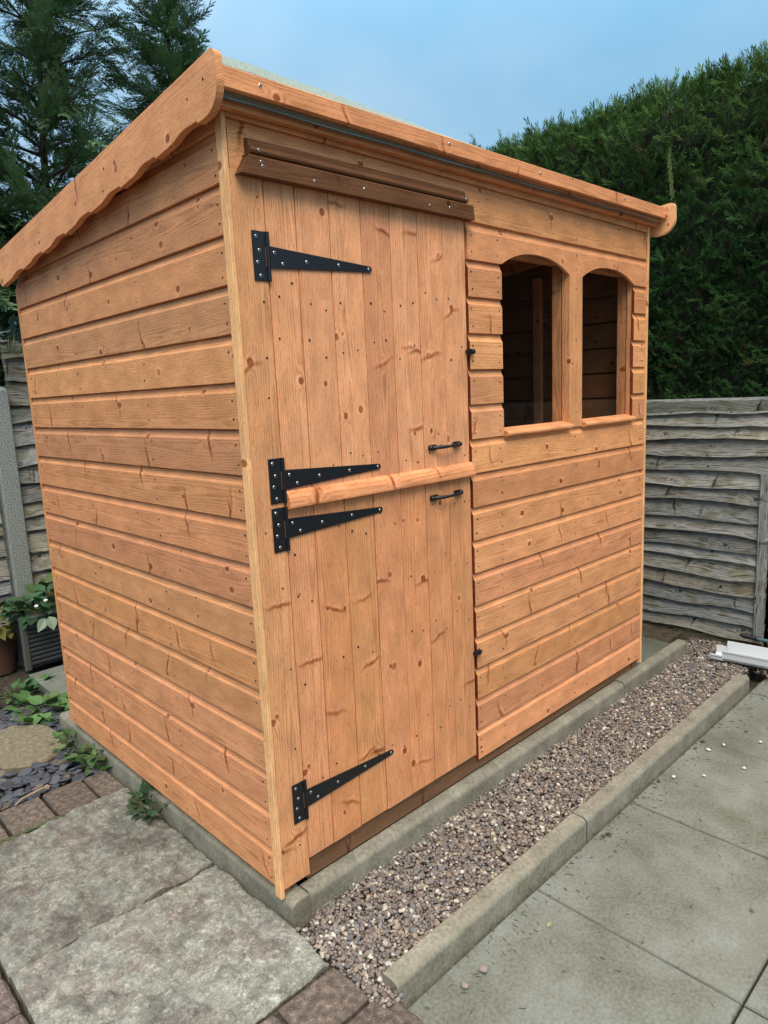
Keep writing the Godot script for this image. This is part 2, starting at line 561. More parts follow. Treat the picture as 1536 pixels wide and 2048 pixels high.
# (z, y) outline of a shiplap board: flat face, hollow top edge that the next board laps over
func shiplap(h := PITCH) -> PackedVector2Array:
	return PackedVector2Array([Vector2(-0.0012, 0.0), Vector2(0.0, 0.0012), Vector2(0.0, h - 0.0255), Vector2(-0.0012, h - 0.0235), Vector2(-0.0046, h - 0.0195), Vector2(-0.0072, h - 0.0135), Vector2(-0.0086, h - 0.0075), Vector2(-0.0089, h - 0.0040), Vector2(-0.0124, h - 0.0036), Vector2(-0.0124, h + 0.008), Vector2(-0.0150, h + 0.008), Vector2(-0.0150, 0.0)])

func axes(along: Vector3, up: Vector3, at: Vector3) -> Transform3D:
	return Transform3D(Basis(along, up, along.cross(up)), at)

func clip_poly(poly: PackedVector2Array, top: float) -> PackedVector2Array:
	var box := PackedVector2Array([Vector2(-1, -1), Vector2(1, -1), Vector2(1, top), Vector2(-1, top)])
	var out := Geometry2D.intersect_polygons(poly, box)
	return out[0] if out.size() > 0 else PackedVector2Array()

func nail_at(b: Build, p: Vector3, t: Basis):
	var r := rng.randf_range(0.0023, 0.0036)
	var pr := PackedVector2Array([Vector2(r, -0.001), Vector2(r * 0.9, 0.0006), Vector2(0.0, 0.0007)])
	b.lathe(M.nail, pr, 6, Transform3D(Basis(t.x, t.z, -t.y), p))

func screw(b: Build, p: Vector3, t: Transform3D, r := 0.0046):
	# pan head with a dark recess, facing local z
	var f := t * Transform3D(Basis(Vector3.RIGHT, Vector3(0, 0, 1), Vector3(0, -1, 0)), p)
	b.lathe(M.screw, PackedVector2Array([Vector2(r, -0.001), Vector2(r * 0.98, 0.0006), Vector2(r * 0.8, 0.0014), Vector2(r * 0.62, 0.0015)]), 12, f)
	b.lathe(M.hole, PackedVector2Array([Vector2(r * 0.62, 0.0015), Vector2(r * 0.4, 0.0006), Vector2(0.0, 0.0005)]), 8, f)

func roof_under(z: float) -> float:
	return 1.998 + 0.0967 * z

func make_shed():
	var shed := thing("garden_shed", "new golden brown timber shed with sloping roof, stable door and two arched windows", "shed")
	var left_t := axes(Vector3.BACK, Vector3.UP, Vector3(0, 0, -1.538))
	var nails_left := Build.new()
	var left_basis := Basis(Vector3.BACK, Vector3.UP, Vector3.LEFT)
	# left wall, in courses
	for k in 18:
		var y := PITCH * k
		var b := Build.new()
		var t := left_t
		t.origin.y = y + rng.randf_range(-0.0008, 0.0008)
		t.origin.x = rng.randf_range(-0.0008, 0.0006)
		var row := float((k * 3 + 1) % 8)
		var u0 := rng.randf()
		var tn := tone(0.76, 1.02)
		# where the roof cuts the course off: full to zfull, then sloping away
		var zlow := (y - 1.998) / 0.0967     # roof meets the course's lower edge here
		var zhigh := (y + PITCH + 0.008 - 1.998) / 0.0967
		var a := 0.0
		var last := 1.511
		if zhigh > -1.538:
			var n := 12
			var s0 := clampf(zlow + 1.538, 0.0, last)
			var s1 := clampf(zhigh + 1.538, 0.0, last)
			if s0 >= last:
				continue
			for i in n:
				var p0 := lerpf(s0, s1, float(i) / n)
				var p1 := lerpf(s0, s1, float(i + 1) / n)
				var top := maxf(0.004, roof_under(p0 - 1.538) - y)
				var poly := clip_poly(shiplap(), top)
				if poly.size() > 2 and p1 - p0 > 0.001:
					b.sweep(M.pine, poly, p0, p1, t, row, u0, tn)
			a = s1
		if last - a > 0.002:
			b.sweep(M.pine, shiplap(), a, last, t, row, u0, tn)
		part("cladding_board", b, shed)
		for zc in [-0.052, -0.52, -1.02, -1.50]:
			for yy in [0.022, 0.074]:
				if rng.randf() < 0.94 and y + yy < roof_under(zc) - 0.02:
					nail_at(nails_left, Vector3(-0.0004, y + yy + rng.randf_range(-0.005, 0.005), zc + rng.randf_range(-0.006, 0.006)), left_basis)
	stuff(part("nail_heads", nails_left, shed))

	# front wall
	var front_basis := Basis.IDENTITY
	var nails := Build.new()
	for k in 18:
		var y := PITCH * k + RISE
		var spans := []
		if k >= 16:
			spans = [[0.007, 2.114]]
		elif k == 15:
			spans = []
		elif k >= 10:
			spans = [[0.870, 1.049], [2.003, 2.114]]
		else:
			spans = [[0.870, 2.114]]
		for sp in spans:
			var b := Build.new()
			var t := axes(Vector3.RIGHT, Vector3.UP, Vector3(0, y + rng.randf_range(-0.0008, 0.0008), rng.randf_range(-0.0006, 0.0008)))
			var poly := shiplap() if k < 17 else clip_poly(shiplap(), 0.034)
			b.cap = Color(0.30, 0.15, 0.12)
			b.sweep(M.pine, poly, sp[0] + (rng.randf_range(-0.002, 0.002) if k < 16 else 0.0), sp[1], t, float((k * 5 + 2 + int(sp[0] * 2)) % 8), rng.randf(), tone(0.90, 1.20))
			part("cladding_board", b, shed)
			for xc in ([0.886, 1.030, 1.525, 2.078] if k < 16 else [0.062, 0.98, 1.525, 2.078]):
				for yy in [0.024, 0.074]:
					if xc > sp[0] + 0.01 and xc < sp[1] - 0.01 and not (k == 17) and rng.randf() < 0.95:
						nail_at(nails, Vector3(xc + rng.randf_range(-0.005, 0.005), y + yy + rng.randf_range(-0.005, 0.005), 0.0004), front_basis)
	# the header board with two arches sawn out of its lower edge
	var hb := Build.new()
	var y15 := PITCH * 15 + RISE
	var out := PackedVector2Array([Vector2(0.868, 0.0), Vector2(1.049, 0.0)])
	for arch in [[1.049, 1.479], [1.572, 2.003]]:
		for i in 21:
			var f := i / 20.0
			out.append(Vector2(lerpf(arch[0], arch[1], f), 0.050 * (1.0 - pow(absf(2.0 * f - 1.0), 2.3))))
		out.append(Vector2(arch[1], 0.0))
	out.append(Vector2(2.114, 0.0)); out.append(Vector2(2.114, 0.086)); out.append(Vector2(0.868, 0.086))
	var clean := PackedVector2Array()
	for p in out:
		if clean.is_empty() or clean[clean.size() - 1].distance_to(p) > 0.0005:
			clean.append(p)
	var ht := axes(Vector3.RIGHT, Vector3.UP, Vector3(0, y15, 0))
	var htone := tone(0.98, 1.08)
	hb.plate(M.pine, clean, -0.0125, 0.0, ht, 5.0, 0.37, htone)
	hb.sweep(M.pine, PackedVector2Array([Vector2(0.0, 0.0862), Vector2(-0.0012, 0.0885), Vector2(-0.0044, 0.0935), Vector2(-0.0070, 0.101), Vector2(-0.0086, 0.109), Vector2(-0.0090, 0.123), Vector2(-0.0125, 0.123), Vector2(-0.0125, 0.0862)]), 0.868, 2.114, ht, 5.6, 0.37, htone)
	part("arched_header_board", hb, shed)
	for xc in [0.886, 1.030, 1.525, 2.078]:
		for yy in [0.024, 0.074]:
			nail_at(nails, Vector3(xc + rng.randf_range(-0.004, 0.004), y15 + yy, 0.0004), front_basis)
	for yy in [1.23, 1.31, 1.41, 1.51, 1.60, 1.70]:
		nail_at(nails, Vector3(1.525 + rng.randf_range(-0.003, 0.003), yy, 0.0012), front_basis)

	# hanging post left of the door, corner battens, threshold
	var b := Build.new()
	b.bar(M.pine, 0.0, 1.861, -0.095, -0.0065, -0.016, 0.0006, axes(Vector3.UP, Vector3.LEFT, Vector3(0, 0.003, 0)), 0.001, 2.0, 0.13, tone(0.98, 1.04))
	part("hanging_post", b, shed)
	for yy in [0.13, 0.40, 0.63, 0.86, 1.33, 1.45, 1.56, 1.80]:
		nail_at(nails, Vector3(0.074 + rng.randf_range(-0.008, 0.006), yy + rng.randf_range(-0.03, 0.03), 0.001), front_basis)
	stuff(part("nail_heads", nails, shed))
	var pale := Color(1.22, 1.46, 1.48)
	b = Build.new()
	b.bar(M.pine, 0.0, 2.012, -0.006, 0.0068, -0.0275, 0.0015, axes(Vector3.UP, Vector3.LEFT, Vector3(0, -0.021, 0)), 0.002, 3.0, 0.52, pale)
	part("corner_batten", b, shed)
	b = Build.new()
	b.bar(M.pine, 0.0, 2.0, -2.132, -2.1155, -0.022, 0.004, axes(Vector3.UP, Vector3.LEFT, Vector3(0, 0.0, 0)), 0.002, 6.0, 0.22, pale)
	part("corner_batten", b, shed)
	b = Build.new()
	b.bar(M.pine, 0.0, 1.80, -0.005, 0.007, -0.018, 0.001, axes(Vector3.UP, Vector3.FORWARD, Vector3(0, 0.0, -1.545)) , 0.002, 1.0, 0.72, tone())
	part("corner_batten", b, shed)
	b = Build.new()
	b.bar(M.pine, 0.096, 2.114, -0.024, 0.046, -0.045, -0.016, Transform3D.IDENTITY, 0.002, 4.0, 0.4, Color(0.27, 0.31, 0.36))
	part("floor_bearer", b, shed)
	b = Build.new()
	b.bar(M.pine, -1.52, -0.02, -0.030, 0.03, 0.0, 0.03, axes(Vector3.BACK, Vector3.UP, Vector3(0.048, 0, 0)), 0.002, 4.0, 0.1, Color(0.6, 0.55, 0.5))
	part("floor_bearer", b, shed)

	# back and right walls, floor, studs inside
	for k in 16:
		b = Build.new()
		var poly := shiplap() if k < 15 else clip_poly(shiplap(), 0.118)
		b.sweep(M.pine, poly, 0.0, 2.10, axes(Vector3.LEFT, Vector3.UP, Vector3(2.114, PITCH * k, -1.538)), float((k * 5) % 8), rng.randf(), tone(0.30, 0.38))  # same wood, tinted dark to paint the indoor gloom behind the windows
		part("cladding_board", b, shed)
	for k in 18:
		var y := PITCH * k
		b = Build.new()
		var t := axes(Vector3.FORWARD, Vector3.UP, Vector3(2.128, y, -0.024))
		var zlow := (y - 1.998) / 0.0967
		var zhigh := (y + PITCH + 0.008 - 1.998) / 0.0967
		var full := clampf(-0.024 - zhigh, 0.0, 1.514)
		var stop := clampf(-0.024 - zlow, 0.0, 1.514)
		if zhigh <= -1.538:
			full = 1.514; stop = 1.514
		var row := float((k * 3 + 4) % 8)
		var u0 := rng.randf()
		var tn := tone(0.30, 0.40)  # dark tint paints interior shade into these boards; the wood is no darker
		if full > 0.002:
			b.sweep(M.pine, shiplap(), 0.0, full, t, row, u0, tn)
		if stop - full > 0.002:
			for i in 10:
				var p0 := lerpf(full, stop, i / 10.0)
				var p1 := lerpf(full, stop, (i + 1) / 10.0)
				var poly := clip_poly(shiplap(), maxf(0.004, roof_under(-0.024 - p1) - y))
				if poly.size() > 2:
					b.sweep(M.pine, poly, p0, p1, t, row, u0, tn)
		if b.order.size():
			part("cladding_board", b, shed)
	b = Build.new()
	b.bar(M.pine, 0.02, 2.11, 0.020, 0.036, -1.52, -0.05, Transform3D.IDENTITY, 0.001, 1.0, 0.1, Color(0.7, 0.64, 0.58))
	part("floor_panel", b, shed)
	for xs in [0.05, 0.72, 1.40, 2.06]:
		b = Build.new()
		b.bar(M.pine, 0.036, 1.80, -xs - 0.045, -xs, -1.524, -1.496, axes(Vector3.UP, Vector3.LEFT, Vector3.ZERO), 0.001, 2.0, rng.randf(), Color(0.95, 0.95, 0.95))
		part("stud", b, shed)
	for zs in [-0.55, -1.05]:
		for xs in [0.0135, 2.086]:
			b = Build.new()
			b.bar(M.pine, 0.036, 1.86, zs - 0.02, zs + 0.02, 0.0, 0.028, axes(Vector3.UP, Vector3.BACK, Vector3(xs, 0, 0)), 0.001, 3.0, rng.randf(), Color(0.95, 0.95, 0.95))
			part("stud", b, shed)
	b = Build.new()
	b.bar(M.pine, 0.02, 2.11, 1.930, 1.975, -0.06, -0.014, Transform3D.IDENTITY, 0.001, 3.0, 0.3, Color(0.9, 0.9, 0.9))
	part("wall_plate", b, shed)
	b = Build.new()
	b.bar(M.pine, 0.02, 2.11, 0.90, 0.945, -1.524, -1.49, Transform3D.IDENTITY, 0.001, 3.0, 0.8, Color(0.9, 0.9, 0.9))
	part("rail", b, shed)

	make_windows(shed)
	make_doors(shed)
	make_roof(shed)

func make_windows(shed: Node3D):
	var b := Build.new()
	b.bar(M.pine, 0.0, 0.574, -1.572, -1.479, -0.0125, 0.0008, axes(Vector3.UP, Vector3.LEFT, Vector3(0, 1.174, 0)), 0.0012, 7.0, 0.61, tone(1.0, 1.06))
	part("mullion_board", b, shed)
	for w in [[1.049, 1.479], [1.572, 2.003]]:
		var win := Node3D.new()
		win.name = "window" if w[0] < 1.2 else "window_001"
		shed.add_child(win, true)
		var wtone := Color(0.98, 1.0, 1.02)
		# frame behind the cladding: stiles, head and cill rail, in front of and behind the pane
		for x in [w[0] - 0.026, w[1] - 0.001]:
			b = Build.new()
			b.bar(M.pine, 1.17, 1.83, -x - 0.028, -x, -0.0335, -0.0127, axes(Vector3.UP, Vector3.LEFT, Vector3.ZERO), 0.0012, 6.0, rng.randf(), wtone)
			b.bar(M.pine, 1.17, 1.83, -x - 0.027, -x - 0.0015, -0.078, -0.0385, axes(Vector3.UP, Vector3.LEFT, Vector3.ZERO), 0.0012, 6.0, rng.randf(), wtone * Color(0.9, 0.88, 0.86))
			part("stile", b, win)
		b = Build.new()
		b.bar(M.pine, w[0] + 0.002, w[1] - 0.002, 1.790, 1.83, -0.078, -0.0385, Transform3D.IDENTITY, 0.0012, 4.0, rng.randf(), wtone)
		part("head_rail", b, win)
		b = Build.new()
		b.bar(M.pine, w[0] + 0.002, w[1] - 0.002, 1.15, 1.186, -0.078, -0.0385, Transform3D.IDENTITY, 0.0012, 4.0, rng.randf(), wtone)
		part("bottom_rail", b, win)
		b = Build.new()
		b.bar(M.glass, w[0] - 0.02, w[1] + 0.02, 1.165, 1.828, -0.0375, -0.0345, Transform3D.IDENTITY, 0.0004)
		part("pane", b, win)
		# sill: rounded nose, sloping top
		b = Build.new()
		var sp := PackedVector2Array([Vector2(-0.034, 1.170), Vector2(0.010, 1.170), Vector2(0.0145, 1.1715), Vector2(0.0175, 1.175), Vector2(0.0180, 1.180), Vector2(0.0165, 1.185), Vector2(0.012, 1.1875), Vector2(-0.034, 1.199)])
		b.sweep(M.pine, sp, w[0] + 0.003, w[1] + 0.002, Transform3D.IDENTITY, 2.0, rng.randf(), Color(1.10, 1.06, 1.06))
		part("sill", b, win)

func hinge(door: Node3D, y: float):
	var b := Build.new()
	var t := Transform3D(Basis.IDENTITY, Vector3(0.0, y, 0.0))
	# fixing plate on the post
	b.plate(M.black, PackedVector2Array([Vector2(0.053, -0.0575), Vector2(0.0935, -0.0575), Vector2(0.0935, 0.0575), Vector2(0.053, 0.0575)]), 0.0008, 0.0036, t)
	# knuckles round the pin
	for seg in [[-0.0575, -0.027], [-0.026, 0.026], [0.027, 0.0575]]:
		b.tube(M.black, PackedVector3Array([t * Vector3(0.0955, seg[0], 0.0045), t * Vector3(0.0955, seg[1], 0.0045)]), PackedFloat32Array([0.0052, 0.0052]), 10)
	# tapering strap with a blunt rounded tip
	var o := PackedVector2Array([Vector2(0.0965, -0.0255), Vector2(0.105, -0.0255), Vector2(0.434, -0.0078)])
	for i in 7:
		var a := -PI / 2 + PI * i / 6.0
		o.append(Vector2(0.436 + 0.0062 * cos(a), 0.0075 * sin(a)))
	o.append(Vector2(0.434, 0.0078)); o.append(Vector2(0.105, 0.0255)); o.append(Vector2(0.0965, 0.0255))
	b.plate(M.black, o, 0.0008, 0.0036, t)
	for p in [[0.0645, 0.045], [0.071, 0.0135], [0.0645, -0.0145], [0.071, -0.0455], [0.115, 0.012], [0.139, -0.0125], [0.214, -0.001], [0.322, 0.001], [0.431, 0.0]]:
		screw(b, Vector3(p[0], p[1], 0.0037), t, 0.0043)
	# the gap between leaf and knuckle lets the wood show
	b.plate(M.pine, PackedVector2Array([Vector2(0.0888, -0.023), Vector2(0.0899, -0.023), Vector2(0.0899, 0.023), Vector2(0.0888, 0.023)]), 0.0036, 0.0039, t, 1.0, 0.2, Color(0.5, 0.42, 0.36))
	part("hinge", b, door)

func pull_handle(door: Node3D, y: float):
	var b := Build.new()
	var t := Transform3D(Basis.IDENTITY.rotated(Vector3.BACK, 0.012), Vector3(0.728, y, 0.0))
	for s in [-1.0, 1.0]:
		var o := PackedVector2Array()
		for i in 16:
			var a := TAU * i / 16.0
			o.append(Vector2(s * 0.058 + (0.010 if cos(a) > 0 else -0.010) + 0.0085 * cos(a), 0.0095 * sin(a)))
		b.plate(M.black, o, 0.0006, 0.0062, t)
		b.lathe(M.black, PackedVector2Array([Vector2(0.0085, 0.0), Vector2(0.0078, 0.006), Vector2(0.005, 0.009), Vector2(0.0, 0.010)]), 10, t * Transform3D(Basis(Vector3.RIGHT, Vector3(0, 0, 1), Vector3(0, -1, 0)), Vector3(s * 0.070, 0, 0.005)))
	var pts := PackedVector3Array()
	var rad := PackedFloat32Array()
	for i in 15:
		var f := i / 14.0 * 2.0 - 1.0
		pts.append(t * Vector3(f * 0.060, 0.0, 0.006 + 0.020 * pow(maxf(0.0, 1.0 - f * f), 0.55)))
		rad.append(0.0046 + 0.002 * absf(f))
	b.tube(M.black, pts, rad, 8)
	part("pull_handle", b, door)

func turn_button(parent: Node3D, at: Vector3):
	var b := Build.new()
	var o := PackedVector2Array()
	for i in 14:
		var a := TAU * i / 14.0
		o.append(Vector2((0.012 if cos(a) > 0 else -0.012) + 0.0075 * cos(a), 0.008 * sin(a)))
	var t := Transform3D(Basis.IDENTITY, at)
	b.plate(M.black, o, 0.0, 0.011, t)
	b.lathe(M.black, PackedVector2Array([Vector2(0.0065, 0.0), Vector2(0.0065, 0.004), Vector2(0.004, 0.006), Vector2(0, 0.0065)]), 10, t * Transform3D(Basis(Vector3.RIGHT, Vector3(0, 0, 1), Vector3(0, -1, 0)), Vector3(0.004, 0, 0.011)))
	part("turn_button", b, parent)

func make_doors(shed: Node3D):
	var edges := [0.0975, 0.190, 0.300, 0.411, 0.523, 0.636, 0.748, 0.8575]
	for leaf in 2:
		var door := Node3D.new()
		door.name = "upper_door" if leaf == 0 else "lower_door"
		shed.add_child(door, true)
		var y0 := 1.079 if leaf == 0 else 0.050
		var y1 := 1.862 if leaf == 0 else 1.074
		var nails := Build.new()
		for i in 7:
			var b := Build.new()
			var h: float = edges[i + 1] - edges[i] - 0.0024
			var p := PackedVector2Array([Vector2(0.0, 0.0014), Vector2(0.0, h - 0.0014), Vector2(-0.0014, h), Vector2(-0.014, h), Vector2(-0.014, 0.0), Vector2(-0.0014, 0.0)])
			var dz := rng.randf_range(-0.0012, 0.0004)
			var t := axes(Vector3.UP, Vector3.LEFT, Vector3(edges[i + 1] - 0.0012, y0 + rng.randf_range(-0.001, 0.001), dz))
			b.sweep(M.pine, p, 0.0, y1 - y0, t, float((i * 3 + leaf * 2) % 8), rng.randf(), tone(0.98, 1.18) * (Color(1.02, 1.03, 1.07) if leaf == 0 else Color(0.95, 0.93, 0.90)))
			part("door_board", b, door)
			var lines := [1.605, 1.150, 1.475] if leaf == 0 else [0.965, 0.60, 0.27, 0.80]
			for yl in lines:
				for f in [0.24, 0.74]:
					if rng.randf() < 0.8:
						nail_at(nails, Vector3(edges[i] + h * f + rng.randf_range(-0.006, 0.006), yl + rng.randf_range(-0.045, 0.03), 0.0004), Basis.IDENTITY)
		stuff(part("nail_heads", nails, door))
		for yl in ([1.70, 1.20] if leaf == 0 else [0.98, 0.25]):
			var b := Build.new()
			b.bar(M.pine, 0.11, 0.85, yl - 0.05, yl + 0.05, -0.034, -0.0145, Transform3D.IDENTITY, 0.001, 3.0, rng.randf(), tone())
			part("ledge", b, door)
		if leaf == 0:
			hinge(door, 1.677); hinge(door, 1.130)
			pull_handle(door, 1.1645)
			# weather bar planted over the joint between the two leaves
			var b := Build.new()
			var p := PackedVector2Array([Vector2(0.001, 1.055), Vector2(0.018, 1.055), Vector2(0.0205, 1.0575), Vector2(0.0212, 1.063), Vector2(0.0205, 1.074), Vector2(0.0185, 1.083), Vector2(0.0135, 1.093), Vector2(0.006, 1.0995), Vector2(0.001, 1.101)])
			b.sweep(M.pine, p, 0.099, 0.860, Transform3D.IDENTITY, 0.0, 0.06, Color(1.14, 1.02, 1.0))
			part("weather_bar", b, door)
			turn_button(shed, Vector3(0.865, 1.459, 0.0012))
		else:
			hinge(door, 1.003); hinge(door, 0.235)
			pull_handle(door, 1.006)
			turn_button(shed, Vector3(0.867, 0.432, 0.0012))
	# weather hood over the door: a sloping drip board below a rounded lath, darker stained
	var hood := Node3D.new()
	hood.name = "door_hood"
	shed.add_child(hood, true)
	var b := Build.new()
	var dark := Color(0.215, 0.20, 0.19)
	var tilt := Transform3D(Basis.IDENTITY.rotated(Vector3.BACK, 0.008), Vector3(0.0, -0.001, 0.0))
	b.plate(M.pine, PackedVector2Array([Vector2(0.034, 1.853), Vector2(0.890, 1.853), Vector2(0.884, 1.892), Vector2(0.058, 1.892)]), 0.0012, 0.028, tilt, 1.0, 0.23, dark, 8.0, 2.05, 0.128, 1.84)
	b.sweep(M.pine, PackedVector2Array([Vector2(0.0012, 1.8925), Vector2(0.028, 1.8925), Vector2(0.0255, 1.8965), Vector2(0.0012, 1.899)]), 0.0585, 0.8835, tilt, 1.0, 0.23, dark)
	for s in [[0.092, 1.884], [0.096, 1.875], [0.25, 1.866], [0.42, 1.874], [0.68, 1.868], [0.77, 1.874]]:
		screw(b, Vector3(s[0], s[1], 0.0282), tilt, 0.0040)
	part("drip_board", b, hood)
	b = Build.new()
	b.sweep(M.pine, PackedVector2Array([Vector2(0.0012, 1.900), Vector2(0.020, 1.900), Vector2(0.0255, 1.902), Vector2(0.028, 1.907), Vector2(0.0265, 1.913), Vector2(0.020, 1.917), Vector2(0.0165, 1.921), Vector2(0.0155, 1.932), Vector2(0.0125, 1.936), Vector2(0.0012, 1.936)]), 0.066, 0.860, tilt, 4.0, 0.7, dark)
	screw(b, Vector3(0.088, 1.909, 0.0282), tilt, 0.0040)
	screw(b, Vector3(0.850, 1.909, 0.0282), tilt, 0.0040)
	part("moulded_lath", b, hood)

func barge_outline() -> PackedVector2Array:
	# local x runs from the front end towards the back, local y is up from the wall foot
	var o := PackedVector2Array()
	var top := func(s: float) -> float: return 2.0865 - 0.0967 * s
	var bot := func(s: float) -> float: return 1.9640 - 0.0985 * s
	o.append(Vector2(1.62, top.call(1.62)))
	o.append(Vector2(0.030, top.call(0.030)))
	for i in 5:
		var a := PI / 2 + (PI / 2 - 0.12) * (i + 1) / 5.0
		o.append(Vector2(0.022 + 0.020 * cos(a), top.call(0.022) - 0.020 + 0.020 * sin(a)))
	# the rounded nose
	var c := Vector2(0.063, bot.call(0.063) + 0.063)
	for i in 10:
		var a := PI - 0.15 + (PI / 2 + 0.10) * i / 9.0
		o.append(c + Vector2(0.063 * cos(a), 0.063 * sin(a)))
	# scallops: a small step, a hollow, a plain tooth
	var s := 0.090
	while s < 1.55:
		var y: float = bot.call(s)
		o.append(Vector2(s, y))
		o.append(Vector2(s + 0.003, y + 0.005))
		o.append(Vector2(s + 0.020, y + 0.006))
		for i in 6:
			var f := (i + 1) / 7.0
			o.append(Vector2(s + 0.020 + 0.105 * f, bot.call(s + 0.020 + 0.105 * f) + 0.0060 * (1.0 - f * f) + 0.0060 * sin(f * PI)))
		o.append(Vector2(s + 0.127, bot.call(s + 0.127) + 0.0015))
		s += 0.210
	o.append(Vector2(1.60, bot.call(1.60)))
	o.append(Vector2(1.62, bot.call(1.62) + 0.02))
	return o

func make_roof(shed: Node3D):
	var roof := Node3D.new()
	roof.name = "roof"
	shed.add_child(roof, true)
	# boards of the deck, under the felt
	var b: Build
	for i in 14:
		b = Build.new()
		var z1 := 0.038 - i * 0.1165
		var sl := Basis(Vector3.RIGHT, Vector3(0, 1, -0.0).normalized(), Vector3.BACK).rotated(Vector3.RIGHT, -0.0964)
		b.bar(M.pine, -0.030, 2.166, 0.0, 0.012, -0.1155, 0.0, Transform3D(sl, Vector3(0, 2.0105 + 0.0967 * z1 + 0.0, z1)), 0.001, float(i % 8), rng.randf(), tone(0.8, 0.95))
		part("deck_board", b, roof)
	# felt: one sheet that rolls over the front edge and hangs below the fascia
	b = Build.new()
	var nx := 24
	var rows := []
	for i in nx + 1:
		var x := lerpf(-0.031, 2.164, float(i) / nx)
		var f := float(i) / nx
		var tiltx := 0.019 * f
		var lift := lerpf(0.040, 0.017, smoothstep(0.0, 0.6, f)) + 0.0012 * sin(i * 2.1)
		var line := []
		for p in [[-1.56, 1.871], [-1.2, 1.912], [-0.6, 1.970], [-0.1, 2.022 + lift * 0.4], [-0.02, 2.034 + lift], [0.012, 2.044 + lift], [0.030, 2.046 + lift], [0.040, 2.040 + lift * 0.6], [0.038, 2.030], [0.030, 2.008], [0.032, 2.001], [0.040, 1.9955 + 0.001 * sin(i * 1.3)], [0.041, 1.9945 + 0.001 * sin(i * 1.3)]]:
			line.append(Vector3(x, p[1] + (tiltx if p[0] > -0.5 else tiltx * 0.5), p[0]))
		rows.append(line)
	for i in nx:
		for j in rows[0].size() - 1:
			b.quad(M.felt, rows[i][j], rows[i][j + 1], rows[i + 1][j + 1], rows[i + 1][j], Color.WHITE)
			var dn := Vector3(0, -0.002, -0.0016)
			b.quad(M.felt, rows[i + 1][j] + dn, rows[i + 1][j + 1] + dn, rows[i][j + 1] + dn, rows[i][j] + dn, Color(0.8, 0.8, 0.8))
	part("felt_sheet", b, roof)
	# front fascia, slightly out of level as fitted
	var lean := Basis.IDENTITY.rotated(Vector3.BACK, 0.0088)
	b = Build.new()
	b.bar(M.pine, -0.0305, 2.166, 0.0, 0.0435, 0.047, 0.062, Transform3D(lean, Vector3(0, 2.0085, 0)), 0.0015, 1.0, 0.55, Color(1.06, 0.96, 0.94))
	for s in [[0.065, 0.024], [0.72, 0.027], [1.19, 0.024], [1.78, 0.026]]:
		screw(b, Vector3(s[0], s[1], 0.0622), Transform3D(lean, Vector3(0, 2.0085, 0)), 0.0048)
	part("fascia_board", b, roof)
	b = Build.new()
	b.bar(M.pine, -0.0305, 2.164, 0.0, 0.026, 0.006, 0.027, Transform3D(lean, Vector3(0, 1.9835, 0)), 0.0015, 6.0, 0.15, Color(0.98, 0.88, 0.86))
	part("eaves_batten", b, roof)
	for xs in [0.03, 0.72, 1.40, 2.05]:
		b = Build.new()
		b.bar(M.pine, -1.5, 0.0, -0.046, -0.001, 0.0, 0.028, Transform3D(Basis(Vector3(0, 0.0963, 0.9953), Vector3(0, 0.9953, -0.0963), Vector3(-1, 0, 0)), Vector3(xs + 0.028, 2.009, -0.02)), 0.001, 2.0, rng.randf(), Color(0.95, 0.95, 0.95))
		part("rafter", b, roof)
	# bargeboards with scalloped lower edges
	for side in 2:
		b = Build.new()
		var front_z := 0.064 if side == 0 else 0.096
		var lift := 0.0 if side == 0 else 0.006
		var o := barge_outline()
		if side == 0:
			# outer face looks along -x; local x towards the back (-z)
			var t := Transform3D(Basis(Vector3.FORWARD, Vector3.UP, Vector3.RIGHT), Vector3(-0.050, lift, front_z))
			b.plate(M.pine, o, 0.0, 0.0185, t, 3.0, 0.33, Color(1.0, 0.97, 0.94), 8.0, 2.05, 0.14, 1.955, 0.098)
		else:
			var t := Transform3D(Basis(Vector3.FORWARD, Vector3.UP, Vector3.RIGHT), Vector3(2.1675, lift, front_z))
			b.plate(M.pine, o, 0.0, 0.0185, t, 6.0, 0.12, Color(1.2, 1.42, 1.5), 8.0, 2.05, 0.14, 1.955, 0.098)
		var t2 := Basis(Vector3.FORWARD, Vector3.UP, Vector3.RIGHT)
		if side == 0:
			for s in [[0.055, 2.035], [0.128, 2.016], [0.60, 1.985], [0.62, 1.93], [1.15, 1.92], [1.20, 1.89]]:
				nail_at(b, Vector3(-0.0504, s[1], front_z - s[0]), Basis(Vector3.BACK, Vector3.UP, Vector3.LEFT))
		part("bargeboard", b, roof)

# ---------------------------------------------------------------- the ground
func flat_box(b: Build, m, x0: float, x1: float, z0: float, z1: float, y: float, thick: float, ch: float, col: Color):
	b.slab(m, PackedVector2Array([Vector2(x1, z0), Vector2(x1, z1), Vector2(x0, z1), Vector2(x0, z0)]), thick, Transform3D(Basis.IDENTITY, Vector3(0, y - thick, 0)), ch, col)

